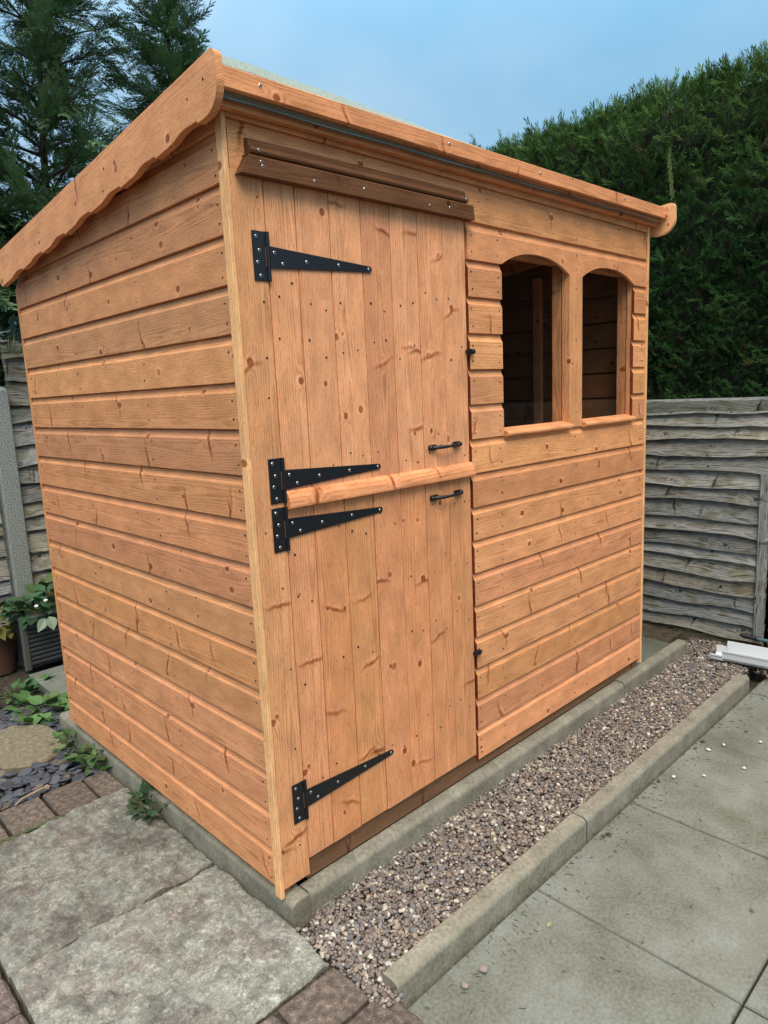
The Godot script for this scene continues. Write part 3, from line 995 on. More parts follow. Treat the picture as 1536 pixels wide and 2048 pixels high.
# a block with worn, uneven edges
func worn_box(b: Build, m, x0: float, x1: float, z0: float, z1: float, y: float, thick: float, ch: float, col: Color, wear: float):
	var o := PackedVector2Array()
	var cs := [Vector2(x1, z0), Vector2(x1, z1), Vector2(x0, z1), Vector2(x0, z0)]
	for i in 4:
		var p: Vector2 = cs[i]
		var q: Vector2 = cs[(i + 1) % 4]
		for k in 4:
			var f := k / 4.0
			var w := p.lerp(q, f)
			var mid := Vector2((x0 + x1) / 2, (z0 + z1) / 2)
			w += (mid - w).normalized() * (wear * (1.6 if k == 0 else rng.randf_range(0.0, 0.9)))
			o.append(w)
	var tilt := Basis.from_euler(Vector3(rng.randf_range(-0.012, 0.012), 0, rng.randf_range(-0.012, 0.012)))
	var c := Vector3((x0 + x1) / 2, y - thick, (z0 + z1) / 2)
	var o2 := PackedVector2Array()
	for p in o:
		o2.append(p - Vector2(c.x, c.z))
	b.slab(m, o2, thick, Transform3D(tilt, c), ch, col)

func kerb_profile(w := 0.05, h := 0.15) -> PackedVector2Array:
	# flat back at z = 0, bullnose towards +z, top at y = 0
	var p := PackedVector2Array([Vector2(0, -h), Vector2(w, -h), Vector2(w, -0.020)])
	for i in 6:
		var a := (i + 1) / 6.0 * PI / 2
		p.append(Vector2(w - 0.018 + 0.018 * cos(a), -0.0185 + 0.0180 * sin(a)))
	p.append(Vector2(0.004, 0.0)); p.append(Vector2(0.0, -0.004))
	return p

func make_ground():
	var g := setting("ground")
	var b := Build.new()
	b.quad(M.soil, Vector3(-90, -0.175, 90), Vector3(90, -0.175, 90), Vector3(90, -0.175, -90), Vector3(-90, -0.175, -90))
	part("earth", b, g)
	b = Build.new()
	var hn := noise(6.0, 3, 3)
	b.field(M.soil, -2.0, 3.0, -3.6, -1.215, 60, 30, func(x, z): return -0.118 + 0.012 * hn.get_noise_2d(x, z), func(_x, _z): return Color.WHITE, 0.1)
	part("soil_bed", b, g)
	b = Build.new()
	b.field(M.soil, -0.62, 2.9, -0.1, 0.335, 60, 8, func(x, z): return -0.108 + 0.006 * hn.get_noise_2d(x * 2.0, z * 2.0), func(_x, _z): return Color(0.8, 0.75, 0.75), 0.1)
	part("soil_bed", b, g)
	b = Build.new()
	b.field(M.soil, 2.05, 2.90, -1.7, -0.1, 16, 24, func(x, z): return -0.075 + 0.02 * hn.get_noise_2d(x, z), func(_x, _z): return Color(1.2, 1.15, 1.0), 0.1)
	part("soil_bed", b, g)
	b = Build.new()
	b.quad(M.soil, Vector3(-1.9, -0.128, 3.2), Vector3(0.02, -0.128, 3.2), Vector3(0.02, -0.128, -1.25), Vector3(-1.9, -0.128, -1.25), Color(0.7, 0.7, 0.62))
	b.quad(M.soil, Vector3(0.0, -0.165, 3.2), Vector3(3.0, -0.165, 3.2), Vector3(3.0, -0.165, 0.38), Vector3(0.0, -0.165, 0.38), Color(0.8, 0.8, 0.7))
	part("joint_bedding", b, g)

	# smooth concrete slabs of the patio on the right
	var patio := setting("patio")
	var xs := [0.050, 0.625, 1.222, 1.820, 2.420, 2.86]
	var zs := [0.400, 0.980, 1.580, 2.180]
	for i in 5:
		for j in 3:
			b = Build.new()
			var v := rng.randf_range(0.92, 1.05)
			flat_box(b, M.patio, xs[i] + 0.003, xs[i + 1] - 0.003, zs[j] + 0.003, zs[j + 1] - 0.003, -0.140 + rng.randf_range(-0.0015, 0.0015), 0.03, 0.004, Color(v * 0.99, v, v * rng.randf_range(0.94, 0.99)))
			part("slab", b, patio)

	# riven flags and tumbled blocks of the path on the left
	var path := setting("path")
	var big := noise(3.0, 17, 4)
	var mid := noise(9.0, 18, 4)
	var fine := noise(45.0, 19, 3)
	for f in [[-0.596, -0.004, -0.995, -0.384, 0.86], [-0.596, -0.004, -0.370, 0.195, 1.06]]:
		var off := rng.randf_range(0, 50)
		var level := func(x: float, z: float) -> float:
			return 5.5 * (big.get_noise_2d(x + off, z * 1.3) + 0.42 * mid.get_noise_2d(x, z + off) + 0.03 * fine.get_noise_2d(x * 0.6, z * 0.6))
		var hf := func(x: float, z: float) -> float:
			var s: float = level.call(x, z)
			var st := floorf(s) + smoothstep(0.38, 0.52, s - floorf(s))
			var e := minf(minf(x - f[0], f[1] - x), minf(z - f[2], f[3] - z))
			return -0.088 + 0.0046 * st + 0.0011 * fine.get_noise_2d(x, z) + 0.003 * mid.get_noise_2d(x * 0.7 + 7.0, z * 0.7) - 0.009 * exp(-e / 0.005)
		var cf := func(x: float, z: float) -> Color:
			var s: float = level.call(x, z)
			var fr := s - floorf(s)
			var layer := floorf(s) + smoothstep(0.40, 0.50, fr)
			var purple := smoothstep(0.02, 0.30, big.get_noise_2d(x * 1.7 + 31.0, z * 1.7 + off)) * 0.8
			var worn := clampf(mid.get_noise_2d(x * 2.0 + 3.0, z * 2.0) * 2.2 + 0.35, 0.0, 1.0)
			var rim := (exp(-pow((fr - 0.56) / 0.10, 2.0)) - 0.75 * exp(-pow((fr - 0.38) / 0.08, 2.0))) * worn
			var tint := fposmod(layer * 0.37, 1.0)
			var v := 0.78 + 0.26 * tint + 0.50 * rim + 0.34 * mid.get_noise_2d(x * 1.5, z * 1.5 + 9.0) + 0.5 * maxf(0.0, fine.get_noise_2d(x * 1.4, z * 1.4)) * worn
			var c := Color(1.0, 0.99, 0.93).lerp(Color(0.78, 0.69, 0.66), purple)
			var damp := smoothstep(0.0, 0.4, big.get_noise_2d(x * 1.2 + 80.0 + off, z * 1.2)) * 0.30
			return c * clampf(v * f[4] * (1.10 - damp), 0.4, 1.6)
		b = Build.new()
		b.field(M.flag, f[0], f[1], f[2], f[3], 170, 170, hf, cf, 0.04)
		part("flagstone", b, path)
	for f in [[-1.80, -0.80, -1.0, -0.40], [-1.80, -0.80, -0.395, 0.2]]:
		b = Build.new()
		worn_box(b, M.flag, f[0], f[1], f[2], f[3], -0.088, 0.04, 0.006, Color.WHITE, 0.004)
		part("flagstone", b, path)
	var spots := []
	# the row beyond the flags, the column on their left, the two rows in front
	var x := -0.004
	for w in [0.098, 0.152, 0.154, 0.150, 0.152, 0.150, 0.15]:
		spots.append([x - w + 0.006, x, -1.205 + rng.randf_range(-0.006, 0.006), -1.004])
		x -= w
	var z := -1.0
	for k in 9:
		spots.append([-0.797, -0.606, z, z + 0.147])
		z += 0.153
	x = 0.006
	for w in [0.190, 0.198, 0.196, 0.198]:
		spots.append([x - w + 0.006, x, 0.204, 0.343])
		x -= w
	x = 0.045
	for w in [0.150, 0.198, 0.196, 0.198, 0.196]:
		spots.append([x - w + 0.006, x, 0.350, 0.492])
		x -= w
	for row in 3:
		x = 0.045 - 0.06 * (row % 2)
		for k in 5:
			spots.append([x - 0.192, x, 0.50 + row * 0.15, 0.643 + row * 0.15])
			x -= 0.198
	for s in spots:
		b = Build.new()
		var v := rng.randf_range(0.82, 1.12)
		worn_box(b, M.block, s[0], s[1], s[2], s[3], -0.090 + rng.randf_range(-0.003, 0.002) - (0.008 if s[2] > 0.2 else 0.0), 0.045, 0.008, Color(v, v * rng.randf_range(0.93, 1.02), v * rng.randf_range(0.90, 1.02)), 0.004)
		part("paving_block", b, path)
	# plain slabs behind and beside the shed
	for f in [[0.10, 0.70, -2.46, -1.87], [0.10, 0.70, -1.865, -1.60], [0.71, 1.31, -2.46, -1.87], [0.71, 1.31, -1.865, -1.60]]:
		b = Build.new()
		flat_box(b, M.patio, f[0], f[1], f[2], f[3], -0.070 + rng.randf_range(-0.003, 0.003), 0.04, 0.004, Color(0.78, 0.82, 0.76))
		part("slab", b, path)
	for f in [[2.0, 2.56, -0.62, -0.035]]:
		b = Build.new()
		flat_box(b, M.patio, f[0], f[1], f[2], f[3], -0.040, 0.05, 0.004, Color(0.62, 0.63, 0.60))
		part("slab", b, path)

	# kerb edgings: round the shed base and along the far side of the pebbles
	var kerb := setting("kerb")
	var base_k := kerb_profile(0.052, 0.16)
	for s in [[0.069, 0.978, 0.0], [0.982, 1.905, -0.002], [1.909, 2.60, 0.003]]:
		b = Build.new()
		b.sweep(M.kerb, base_k, s[0], s[1], Transform3D(Basis.IDENTITY, Vector3(0, -0.026 + s[2], -0.020 + rng.randf_range(-0.002, 0.002))), 0, 0, dim(0.95, 1.05))
		part("kerb_stone", b, kerb)
	for s in [[0.048, 0.930], [0.934, 1.822], [1.826, 2.44]]:
		b = Build.new()
		b.sweep(M.kerb, kerb_profile(0.056, 0.16), s[0], s[1], Transform3D(Basis.IDENTITY, Vector3(0, -0.068 + rng.randf_range(-0.002, 0.002), 0.338 + rng.randf_range(-0.002, 0.002))), 0, 0, dim(0.98, 1.08))
		part("kerb_stone", b, kerb)
	for s in [[-0.036, 0.878], [0.882, 1.72]]:
		b = Build.new()
		# bullnose towards -x, running back along the left wall
		b.sweep(M.kerb, kerb_profile(0.062, 0.16), -s[1], -s[0], axes(Vector3.BACK, Vector3.UP, Vector3(0.0655, -0.0255, 0.0)), 0, 0, dim(0.9, 1.0))
		part("kerb_stone", b, kerb)

# a lumpy pebble of unit radius
func pebble_mesh(m: Material, seed_: int, seg: int, ring: int, lump: float) -> ArrayMesh:
	var n := noise(0.9, seed_, 2)
	var b := Build.new()
	var pt := func(i: int, j: int) -> Vector3:
		var th := PI * j / ring
		var ph := TAU * (i % seg) / seg
		var d := Vector3(sin(th) * cos(ph), cos(th), sin(th) * sin(ph))
		return d * (1.0 + lump * n.get_noise_3dv(d * 1.5))
	for j in ring:
		for i in seg:
			var p := [pt.call(i, j), pt.call(i + 1, j), pt.call(i + 1, j + 1), pt.call(i, j + 1)]
			var nn := [p[0].normalized(), p[1].normalized(), p[2].normalized(), p[3].normalized()]
			var z := [Vector2.ZERO, Vector2.ZERO, Vector2.ZERO]
			if j > 0:
				b.tri3(m, [p[0], p[1], p[2]], [nn[0], nn[1], nn[2]], z, Color.WHITE)
			if j < ring - 1:
				b.tri3(m, [p[0], p[2], p[3]], [nn[0], nn[2], nn[3]], z, Color.WHITE)
	return b.done()

func pebble_colour() -> Color:
	var k := rng.randf()
	var v := rng.randf_range(0.75, 1.25)
	if k < 0.30: return Color(0.20, 0.155, 0.135) * v
	if k < 0.55: return Color(0.25, 0.205, 0.175) * v
	if k < 0.72: return Color(0.17, 0.165, 0.165) * v
	if k < 0.85: return Color(0.34, 0.27, 0.20) * v
	if k < 0.95: return Color(0.44, 0.39, 0.32) * v
	return Color(0.58, 0.55, 0.48) * minf(v, 1.1)

func make_loose_stone():
	var shapes := [pebble_mesh(M.pebble, 1, 8, 5, 0.35), pebble_mesh(M.pebble, 2, 8, 5, 0.5), pebble_mesh(M.pebble, 3, 7, 5, 0.6)]
	var bed := setting("gravel")
	for k in 3:
		var xf := []
		var cs := []
		for i in 8200:
			var x := rng.randf_range(0.0, 2.86)
			var z := rng.randf_range(0.026, 0.345)
			if x > 2.60:
				z = rng.randf_range(-0.05, 0.60)
			if x < 0.055:
				z = rng.randf_range(0.05, 0.40)
			if x > 2.42 and z > 0.33 and rng.randf() < 0.6:
				continue
			var s := rng.randf_range(0.0030, 0.0064) * (1.0 + 0.8 * pow(rng.randf(), 6.0))
			var sc := Vector3(s * rng.randf_range(0.9, 1.5), s * rng.randf_range(0.55, 0.85), s * rng.randf_range(0.8, 1.1))
			var y := -0.106 + 0.022 * rng.randf() - 0.006 * absf((z - 0.18) / 0.15)
			xf.append(Transform3D(Basis.from_euler(Vector3(rng.randf_range(-0.6, 0.6), rng.randf() * TAU, rng.randf_range(-0.6, 0.6))) * Basis.from_scale(sc), Vector3(x, y, z)))
			cs.append(pebble_colour())
		stuff(many("pebbles" if k == 0 else "pebbles_%03d" % k, shapes[k], xf, cs, bed))
	# slate chippings round the stepping stone
	var chip := []
	for v in 3:
		var b := Build.new()
		var o := PackedVector2Array()
		var n := 6 + v
		for i in n:
			var a := TAU * i / n
			o.append(Vector2(cos(a), sin(a)) * rng.randf_range(0.7, 1.1))
		b.slab(M.slate, o, 0.28, Transform3D.IDENTITY, 0.10)
		chip.append(b.done())
	var sl := setting("slate_chippings")
	for k in 3:
		var xf := []
		var cs := []
		for i in 900:
			var x := rng.randf_range(-1.4, 0.06)
			var z := rng.randf_range(-2.15, -1.22)
			var hid := Vector2((x + 0.17) / 0.17, (z + 1.67) / 0.24).length() < 0.95
			if hid:
				continue
			var s := rng.randf_range(0.011, 0.027)
			xf.append(Transform3D(Basis.from_euler(Vector3(rng.randf_range(-0.35, 0.35), rng.randf() * TAU, rng.randf_range(-0.35, 0.35))) * Basis.from_scale(Vector3(s * 1.3, s * 0.9, s)), Vector3(x, -0.116 + 0.022 * rng.randf(), z)))
			var v := rng.randf_range(0.6, 1.3)
			cs.append(Color(0.085, 0.092, 0.112) * v if rng.randf() < 0.88 else Color(0.17, 0.13, 0.10) * v)
		stuff(many("chips" if k == 0 else "chips_%03d" % k, chip[k], xf, cs, sl))
	# stepping stone
	var b := Build.new()
	var o := PackedVector2Array()
	for i in 18:
		var a := TAU * i / 18.0
		o.append(Vector2(0.155 * cos(a), 0.225 * sin(a)) * rng.randf_range(0.93, 1.06))
	b.slab(M.flag, o, 0.03, Transform3D.IDENTITY, 0.010, Color(0.80, 0.68, 0.50))
	var st := part("stepping_stone", b, self)
	st.position = Vector3(-0.17, -0.113, -1.67)
	st.set_meta("label", "rounded buff stepping stone among dark slate chippings"); st.set_meta("category", "stepping stone")
	# pebbles that strayed onto the slabs
	var strays := [[0.279, 0.473, 0.011, 1, "larger brown pebble loose on the nearest patio slab"], [0.208, 0.468, 0.009, 0, "smaller brown pebble loose on the nearest patio slab, closer to the kerb end"], [1.47, 0.45, 0.007, 2, "white pebble on the patio close under the kerb, nearest of the white ones"], [1.55, 0.53, 0.006, 2, "white pebble on the patio a hand's breadth out from the kerb"], [1.75, 0.47, 0.008, 2, "largest white pebble on the far patio slab beside the kerb"], [1.83, 0.50, 0.006, 2, "small white pebble just beyond the largest one by the kerb"], [1.70, 0.62, 0.006, 2, "white pebble lying alone in the middle of the far slab"], [1.95, 0.60, 0.006, 2, "farthest white pebble on the patio towards the gutter"]]
	for s in strays:
		var mi := MeshInstance3D.new()
		mi.name = numbered("loose_pebble")
		var bb := Build.new()
		mi.mesh = shapes[s[3]]
		add_child(mi, true)
		var mm := M.pebble.duplicate() as StandardMaterial3D
		mm.albedo_color = (Color(0.26, 0.21, 0.18) if s[3] < 2 else Color(0.62, 0.60, 0.54)).linear_to_srgb()
		mi.material_override = mm
		mi.transform = Transform3D(Basis(Vector3.UP, rng.randf() * TAU) * Basis.from_scale(Vector3(s[2] * 1.3, s[2] * 0.7, s[2])), Vector3(s[0], -0.137 + s[2] * 0.5, s[1]))
		mi.set_meta("label", s[4] as String)
		mi.set_meta("category", "pebble")
		mi.set_meta("group", "loose pebbles on the patio")

# ---------------------------------------------------------------- fences
# one waney-edged overlapping slat, along local x, front to local z; returns into b
func slat(b: Build, length: float, h: float, drop: PackedFloat32Array, thick: float, lean: float, row: float, u0: float, col: Color):
	var n := drop.size() - 1
	for i in n:
		var xa := length * i / n
		var xb := length * (i + 1) / n
		var la := -drop[i]
		var lb := -drop[i + 1]
		var ua := u0 + xa / KEEP
		var ub := u0 + xb / KEEP
		var va := (row + 0.05) / 8.0
		var vt := (row + 0.93) / 8.0
		var fa := Vector3(xa, la, lean); var fb := Vector3(xb, lb, lean)
		var ta := Vector3(xa, h, 0.0); var tb := Vector3(xb, h, 0.0)
		var th := Vector3(0, 0, -thick)
		b.quad(M.silver, fa, fb, tb, ta, col, [Vector2(ua, va - la * 0.9), Vector2(ub, va - lb * 0.9), Vector2(ub, vt), Vector2(ua, vt)])
		b.quad(M.silver, fa + th, fb + th, fb, fa, col * 0.8, [Vector2(ua, va), Vector2(ub, va), Vector2(ub, va + 0.01), Vector2(ua, va + 0.01)])
		b.quad(M.silver, fb + th, fa + th, ta + th, tb + th, col, [Vector2(ub, va), Vector2(ua, va), Vector2(ua, vt), Vector2(ub, vt)])

func waney(n: int, amount: float, seed_: int) -> PackedFloat32Array:
	var ns := noise(1.0, seed_, 2)
	var a := PackedFloat32Array()
	for i in n + 1:
		a.append(amount * (1.3 * ns.get_noise_1d(i * 0.15) + 0.28 * ns.get_noise_1d(i * 0.8 + 40.0)))
	return a

func fence_panel(label: String, t: Transform3D, length: float, edges: Array, top: float, group: String, fine := true) -> Node3D:
	var p := thing("fence_panel", label, "fence panel", Vector3.ZERO, group)
	p.transform = t
	for i in edges.size():
		var b := Build.new()
		var up: float = top if i == 0 else edges[i - 1]
		var v := rng.randf_range(0.58, 1.12)
		var brown := 0.04 + rng.randf() * 0.20
		slat(b, length, up - edges[i] + 0.022, waney(20 if fine else 10, 0.016, rng.randi() % 1000), 0.010, 0.028, float(rng.randi() % 8), rng.randf(), Color(v, v * (1.0 - 0.5 * brown), v * (1.0 - 1.3 * brown) * rng.randf_range(0.97, 1.03)))
		var o := part("slat", b, p)
		o.position = Vector3(0, edges[i], 0.0006 * (i % 3))
	var b := Build.new()
	b.bar(M.silver, 0.0, length, top - 0.052, top + 0.012, -0.004, 0.024, Transform3D.IDENTITY, 0.003, float(rng.randi() % 8), rng.randf(), Color(0.62, 0.64, 0.54))
	part("top_rail", b, p)
	return p

func make_fences():
	# right-hand fence at x = 2.87, seen from its -x side
	var right := axes(Vector3.BACK, Vector3.UP, Vector3(2.87, 0, -1.51))
	var e := [1.155, 1.088, 1.021, 0.936, 0.848, 0.768, 0.684, 0.593, 0.512, 0.431, 0.367, 0.285, 0.200, 0.113, 0.033, -0.045]
	var p := fence_panel("weathered grey overlapping slat panel beside the right end of the shed", right, 1.83, e, 1.214, "grey slat panels under the tall hedge")
	var b := Build.new()
	b.bar(M.silver, -0.02, 0.85, -1.825, -1.785, 0.012, 0.036, axes(Vector3.UP, Vector3.LEFT, Vector3.ZERO), 0.003, 2.0, 0.4, Color(0.86, 0.86, 0.80))
	part("batten", b, p)
	b = Build.new()
	b.bar(M.black, 0.93, 0.965, -1.826, -1.80, 0.010, 0.016, axes(Vector3.UP, Vector3.LEFT, Vector3.ZERO), 0.002)
	part("bracket", b, p)
	b = Build.new()
	b.bar(M.silver, 0.0, 1.83, -0.150, -0.052, -0.012, 0.012, Transform3D.IDENTITY, 0.004, 5.0, 0.3, Color(0.50, 0.42, 0.28))
	part("gravel_board", b, p)
	for k in 2:
		var at := Vector3(2.87, 0, 0.345) if k == 0 else Vector3(2.87, 0, -3.02)
		var q := fence_panel(["weathered grey slat panel beyond the vertical batten at the right edge", "weathered grey slat panel hidden in the corner behind the shed"][k], axes(Vector3.BACK, Vector3.UP, at), 1.83 if k == 0 else 1.49, e, 1.214, "grey slat panels under the tall hedge", false)
		b = Build.new()
		b.bar(M.silver, 0.0, 1.83 if k == 0 else 1.49, -0.150, -0.052, -0.012, 0.012, Transform3D.IDENTITY, 0.004, 5.0, 0.3, Color(0.50, 0.42, 0.28))
		part("gravel_board", b, q)
	# rear fence at z = -3.0, seen from its front
	var r := []
	for y in [1.627, 1.505, 1.368, 1.260, 1.122, 1.003, 0.905, 0.783, 0.700, 0.618, 0.490, 0.365, 0.262, 0.150, 0.035, -0.07]:
		r.append(y)
	fence_panel("taller grey slat panel right of the concrete post behind the shed", axes(Vector3.RIGHT, Vector3.UP, Vector3(0.335, 0, -3.0)), 1.83, r, 1.715, "taller slat panels at the back")
	fence_panel("darker slat panel left of the concrete post at the left edge", axes(Vector3.RIGHT, Vector3.UP, Vector3(-1.62, 0, -3.0)), 1.83, r, 1.715, "taller slat panels at the back", false)
	var post := thing("concrete_post", "speckled grey concrete fence post left of the shed", "fence post", Vector3(0.272, -0.17, -2.985))
	b = Build.new()
	var pr := PackedVector2Array([Vector2(-0.05, -0.062), Vector2(-0.05, -0.02), Vector2(-0.03, -0.02), Vector2(-0.03, 0.02), Vector2(-0.05, 0.02), Vector2(-0.05, 0.052), Vector2(-0.044, 0.06), Vector2(0.044, 0.06), Vector2(0.05, 0.052), Vector2(0.05, 0.02), Vector2(0.03, 0.02), Vector2(0.03, -0.02), Vector2(0.05, -0.02), Vector2(0.05, -0.062)])
	var zy := PackedVector2Array()
	for v in pr:
		zy.append(Vector2(v.y, v.x))
	b.sweep(M.post, zy, 0.0, 1.62, axes(Vector3.UP, Vector3.LEFT, Vector3.ZERO))
	part("shaft", b, post)
	b = Build.new()
	b.lathe(M.post, PackedVector2Array([Vector2(0.071, 0.0), Vector2(0.058, 0.018), Vector2(0.0, 0.030)]), 4, Transform3D(Basis(Vector3.UP, PI / 4), Vector3(0, 1.62, 0)))
	part("weathered_cap", b, post)

# ---------------------------------------------------------------- plants
# a flat feathery spray of cypress: local y along the spray, unit length
func spray_mesh(seed_: int, dense := false) -> ArrayMesh:
	var r := RandomNumberGenerator.new()
	r.seed = seed_
	var b := Build.new()
	var leafy := func(p: Vector3, d: Vector3, l: float, w: float, c: Color):
		var s := d.cross(Vector3(0, 0, 1)).normalized()
		var n0 := Vector3(r.randf_range(-0.4, 0.4), r.randf_range(-0.3, 0.3), 1).normalized()
		var e := p + d * l
		var m := p + d * l * 0.55
		b.tri3(M.leaf, [p, m + s * w, m - s * w], [n0, n0, n0], [Vector2.ZERO, Vector2.ZERO, Vector2.ZERO], c)
		b.tri3(M.leaf, [m - s * w, m + s * w, e], [n0, n0, n0], [Vector2.ZERO, Vector2.ZERO, Vector2.ZERO], c)
	var stem := func(f: float) -> Vector3: return Vector3(0.05 * sin(f * 3.0 + seed_), f, 0.10 * f * f - 0.03 * f)
	leafy.call(Vector3.ZERO, Vector3(0, 1, 0.05).normalized(), 0.98, 0.010, Color(0.9, 0.85, 0.8))
	if dense:
		for i in 9:
			var f := 0.02 + 0.80 * i / 9.0
			for s in [-1.0, 1.0]:
				if r.randf() < 0.12:
					continue
				var d := Vector3(s * r.randf_range(0.18, 0.55), 1.0, r.randf_range(-0.45, 0.55)).normalized()
				leafy.call(stem.call(f), d, r.randf_range(0.22, 0.46) * (1.0 - 0.45 * f), r.randf_range(0.012, 0.022), Color(1, 1, 1) * r.randf_range(0.55, 1.45))
		return b.done()
	var steps := 8 if dense else 11
	for i in steps:
		var f := 0.06 + 0.90 * i / steps
		var p: Vector3 = stem.call(f)
		for s in [-1.0, 1.0]:
			if r.randf() < 0.10:
				continue
			var l := (0.36 * (1.0 - f) + 0.12) * r.randf_range(0.7, 1.25)
			var d := Vector3(s * r.randf_range(0.35, 0.62), 1.0, r.randf_range(-0.25, 0.45)).normalized()
			var tipc := Color(1, 1, 1) * r.randf_range(0.7, 1.3)
			leafy.call(p, d, l, 0.012 if not dense else 0.014, tipc)
			for k in 4:
				var q: Vector3 = p + d * l * (0.18 + 0.20 * k)
				for s2 in [-1.0, 1.0]:
					var d2: Vector3 = (d + d.cross(Vector3(0, 0, 1)) * s2 * 0.55 + Vector3(0, 0.15, r.randf_range(-0.2, 0.3))).normalized()
					leafy.call(q, d2, l * r.randf_range(0.26, 0.40) * (1.0 - 0.16 * k), 0.011 if not dense else 0.013, tipc)
	return b.done()

# basis whose y runs along d and whose z leans towards face
func aim(d: Vector3, face: Vector3, s: float) -> Basis:
	var y := d.normalized()
	var x := y.cross(face).normalized()
	if x.length_squared() < 0.01:
		x = y.cross(Vector3.RIGHT).normalized()
	return Basis(x * s, y * s, x.cross(y) * s)

var sprays := []
var shoots := []

func conifer(label: String, at: Vector3, height: float, spread: float, bare: float, seed_: int, limbs: int, first := 0.3):
	var r := RandomNumberGenerator.new()
	r.seed = seed_
	var t := thing("conifer_tree", label, "tree", at, "conifers behind the rear fence")
	var b := Build.new()
	var sway := Vector3(r.randf_range(-0.1, 0.1), 0, r.randf_range(-0.1, 0.1))
	var trunk := func(y: float) -> Vector3:
		return Vector3(0.10 * sin(y * 1.1 + seed_) * y / height, y, 0.06 * cos(y * 1.3 + seed_)) + sway * y / height
	var pts := PackedVector3Array(); var rad := PackedFloat32Array()
	for i in 13:
		var y := height * i / 12.0
		pts.append(trunk.call(y)); rad.append(lerpf(0.06, 0.005, i / 12.0))
	b.tube(M.bark, pts, rad, 8)
	part("trunk", b, t)
	b = Build.new()
	var xf := [[], [], []]
	var cs := [[], [], []]
	for k in limbs:
		var f := (k + r.randf()) / limbs
		var y := height * (first + (1.0 - first) * pow(f, 0.9))
		var a := k * 2.399 + r.randf_range(-0.5, 0.5)
		var reach := spread * (1.0 - pow(f, 1.7)) * r.randf_range(0.65, 1.15) + 0.10
		var p: Vector3 = trunk.call(y)
		var dir := Vector3(cos(a), 0, sin(a))
		var lp := PackedVector3Array(); var lr := PackedFloat32Array()
		var rise := r.randf_range(0.35, 0.75)
		for i in 6:
			var g := i / 5.0
			lp.append(p + dir * reach * g + Vector3.UP * reach * (rise * g - 0.35 * rise * g * g))
			lr.append(lerpf(0.016, 0.003, g) * (0.5 + 0.7 * (1.0 - f)))
		b.tube(M.bark, lp, lr, 5, Color(0.9, 0.85, 0.8), false)
		var n := int(7 + reach * 26.0 * bare)
		for i in n:
			var g := lerpf(0.06, 1.0, (i + r.randf()) / n)
			var seg := mini(4, int(g * 5.0))
			var q := lp[seg].lerp(lp[seg + 1], g * 5.0 - seg)
			var along := (lp[seg + 1] - lp[seg]).normalized()
			var side := along.cross(Vector3.UP).normalized() * (1.0 if i % 2 == 0 else -1.0)
			var d := along * r.randf_range(0.5, 1.1) + side * r.randf_range(0.2, 1.0) * (1.15 - g) + Vector3.UP * r.randf_range(-0.9, 0.5)
			var s := r.randf_range(0.20, 0.42) * (0.75 + 0.3 * (1.0 - f))
			var v := r.randi() % 3
			xf[v].append(Transform3D(aim(d, Vector3(r.randf_range(-0.5, 0.5), 1, r.randf_range(-0.5, 0.5)), s), q))
			cs[v].append(leaf_tone(r))
	# leader
	for i in 14:
		var y := height * lerpf(0.86, 1.0, i / 14.0)
		var a := r.randf() * TAU
		xf[i % 3].append(Transform3D(aim(Vector3(cos(a) * 0.6, 1.0, sin(a) * 0.6), Vector3(cos(a + 1.5), 0.2, sin(a + 1.5)), r.randf_range(0.15, 0.28)), trunk.call(y)))
		cs[i % 3].append(leaf_tone(r))
	part("limbs", b, t)
	for v in 3:
		stuff(many("crown" if v == 0 else "crown_%03d" % v, sprays[v], xf[v], cs[v], t))

func leaf_tone(r: RandomNumberGenerator) -> Color:
	var v := r.randf_range(0.65, 1.35)
	return Color(0.112 * v, 0.195 * v * r.randf_range(0.92, 1.05), 0.092 * v)

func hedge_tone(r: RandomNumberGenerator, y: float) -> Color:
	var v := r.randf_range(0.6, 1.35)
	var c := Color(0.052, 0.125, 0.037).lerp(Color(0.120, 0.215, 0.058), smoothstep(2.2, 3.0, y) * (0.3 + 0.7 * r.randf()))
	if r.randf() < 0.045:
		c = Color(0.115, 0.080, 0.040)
	return c * v

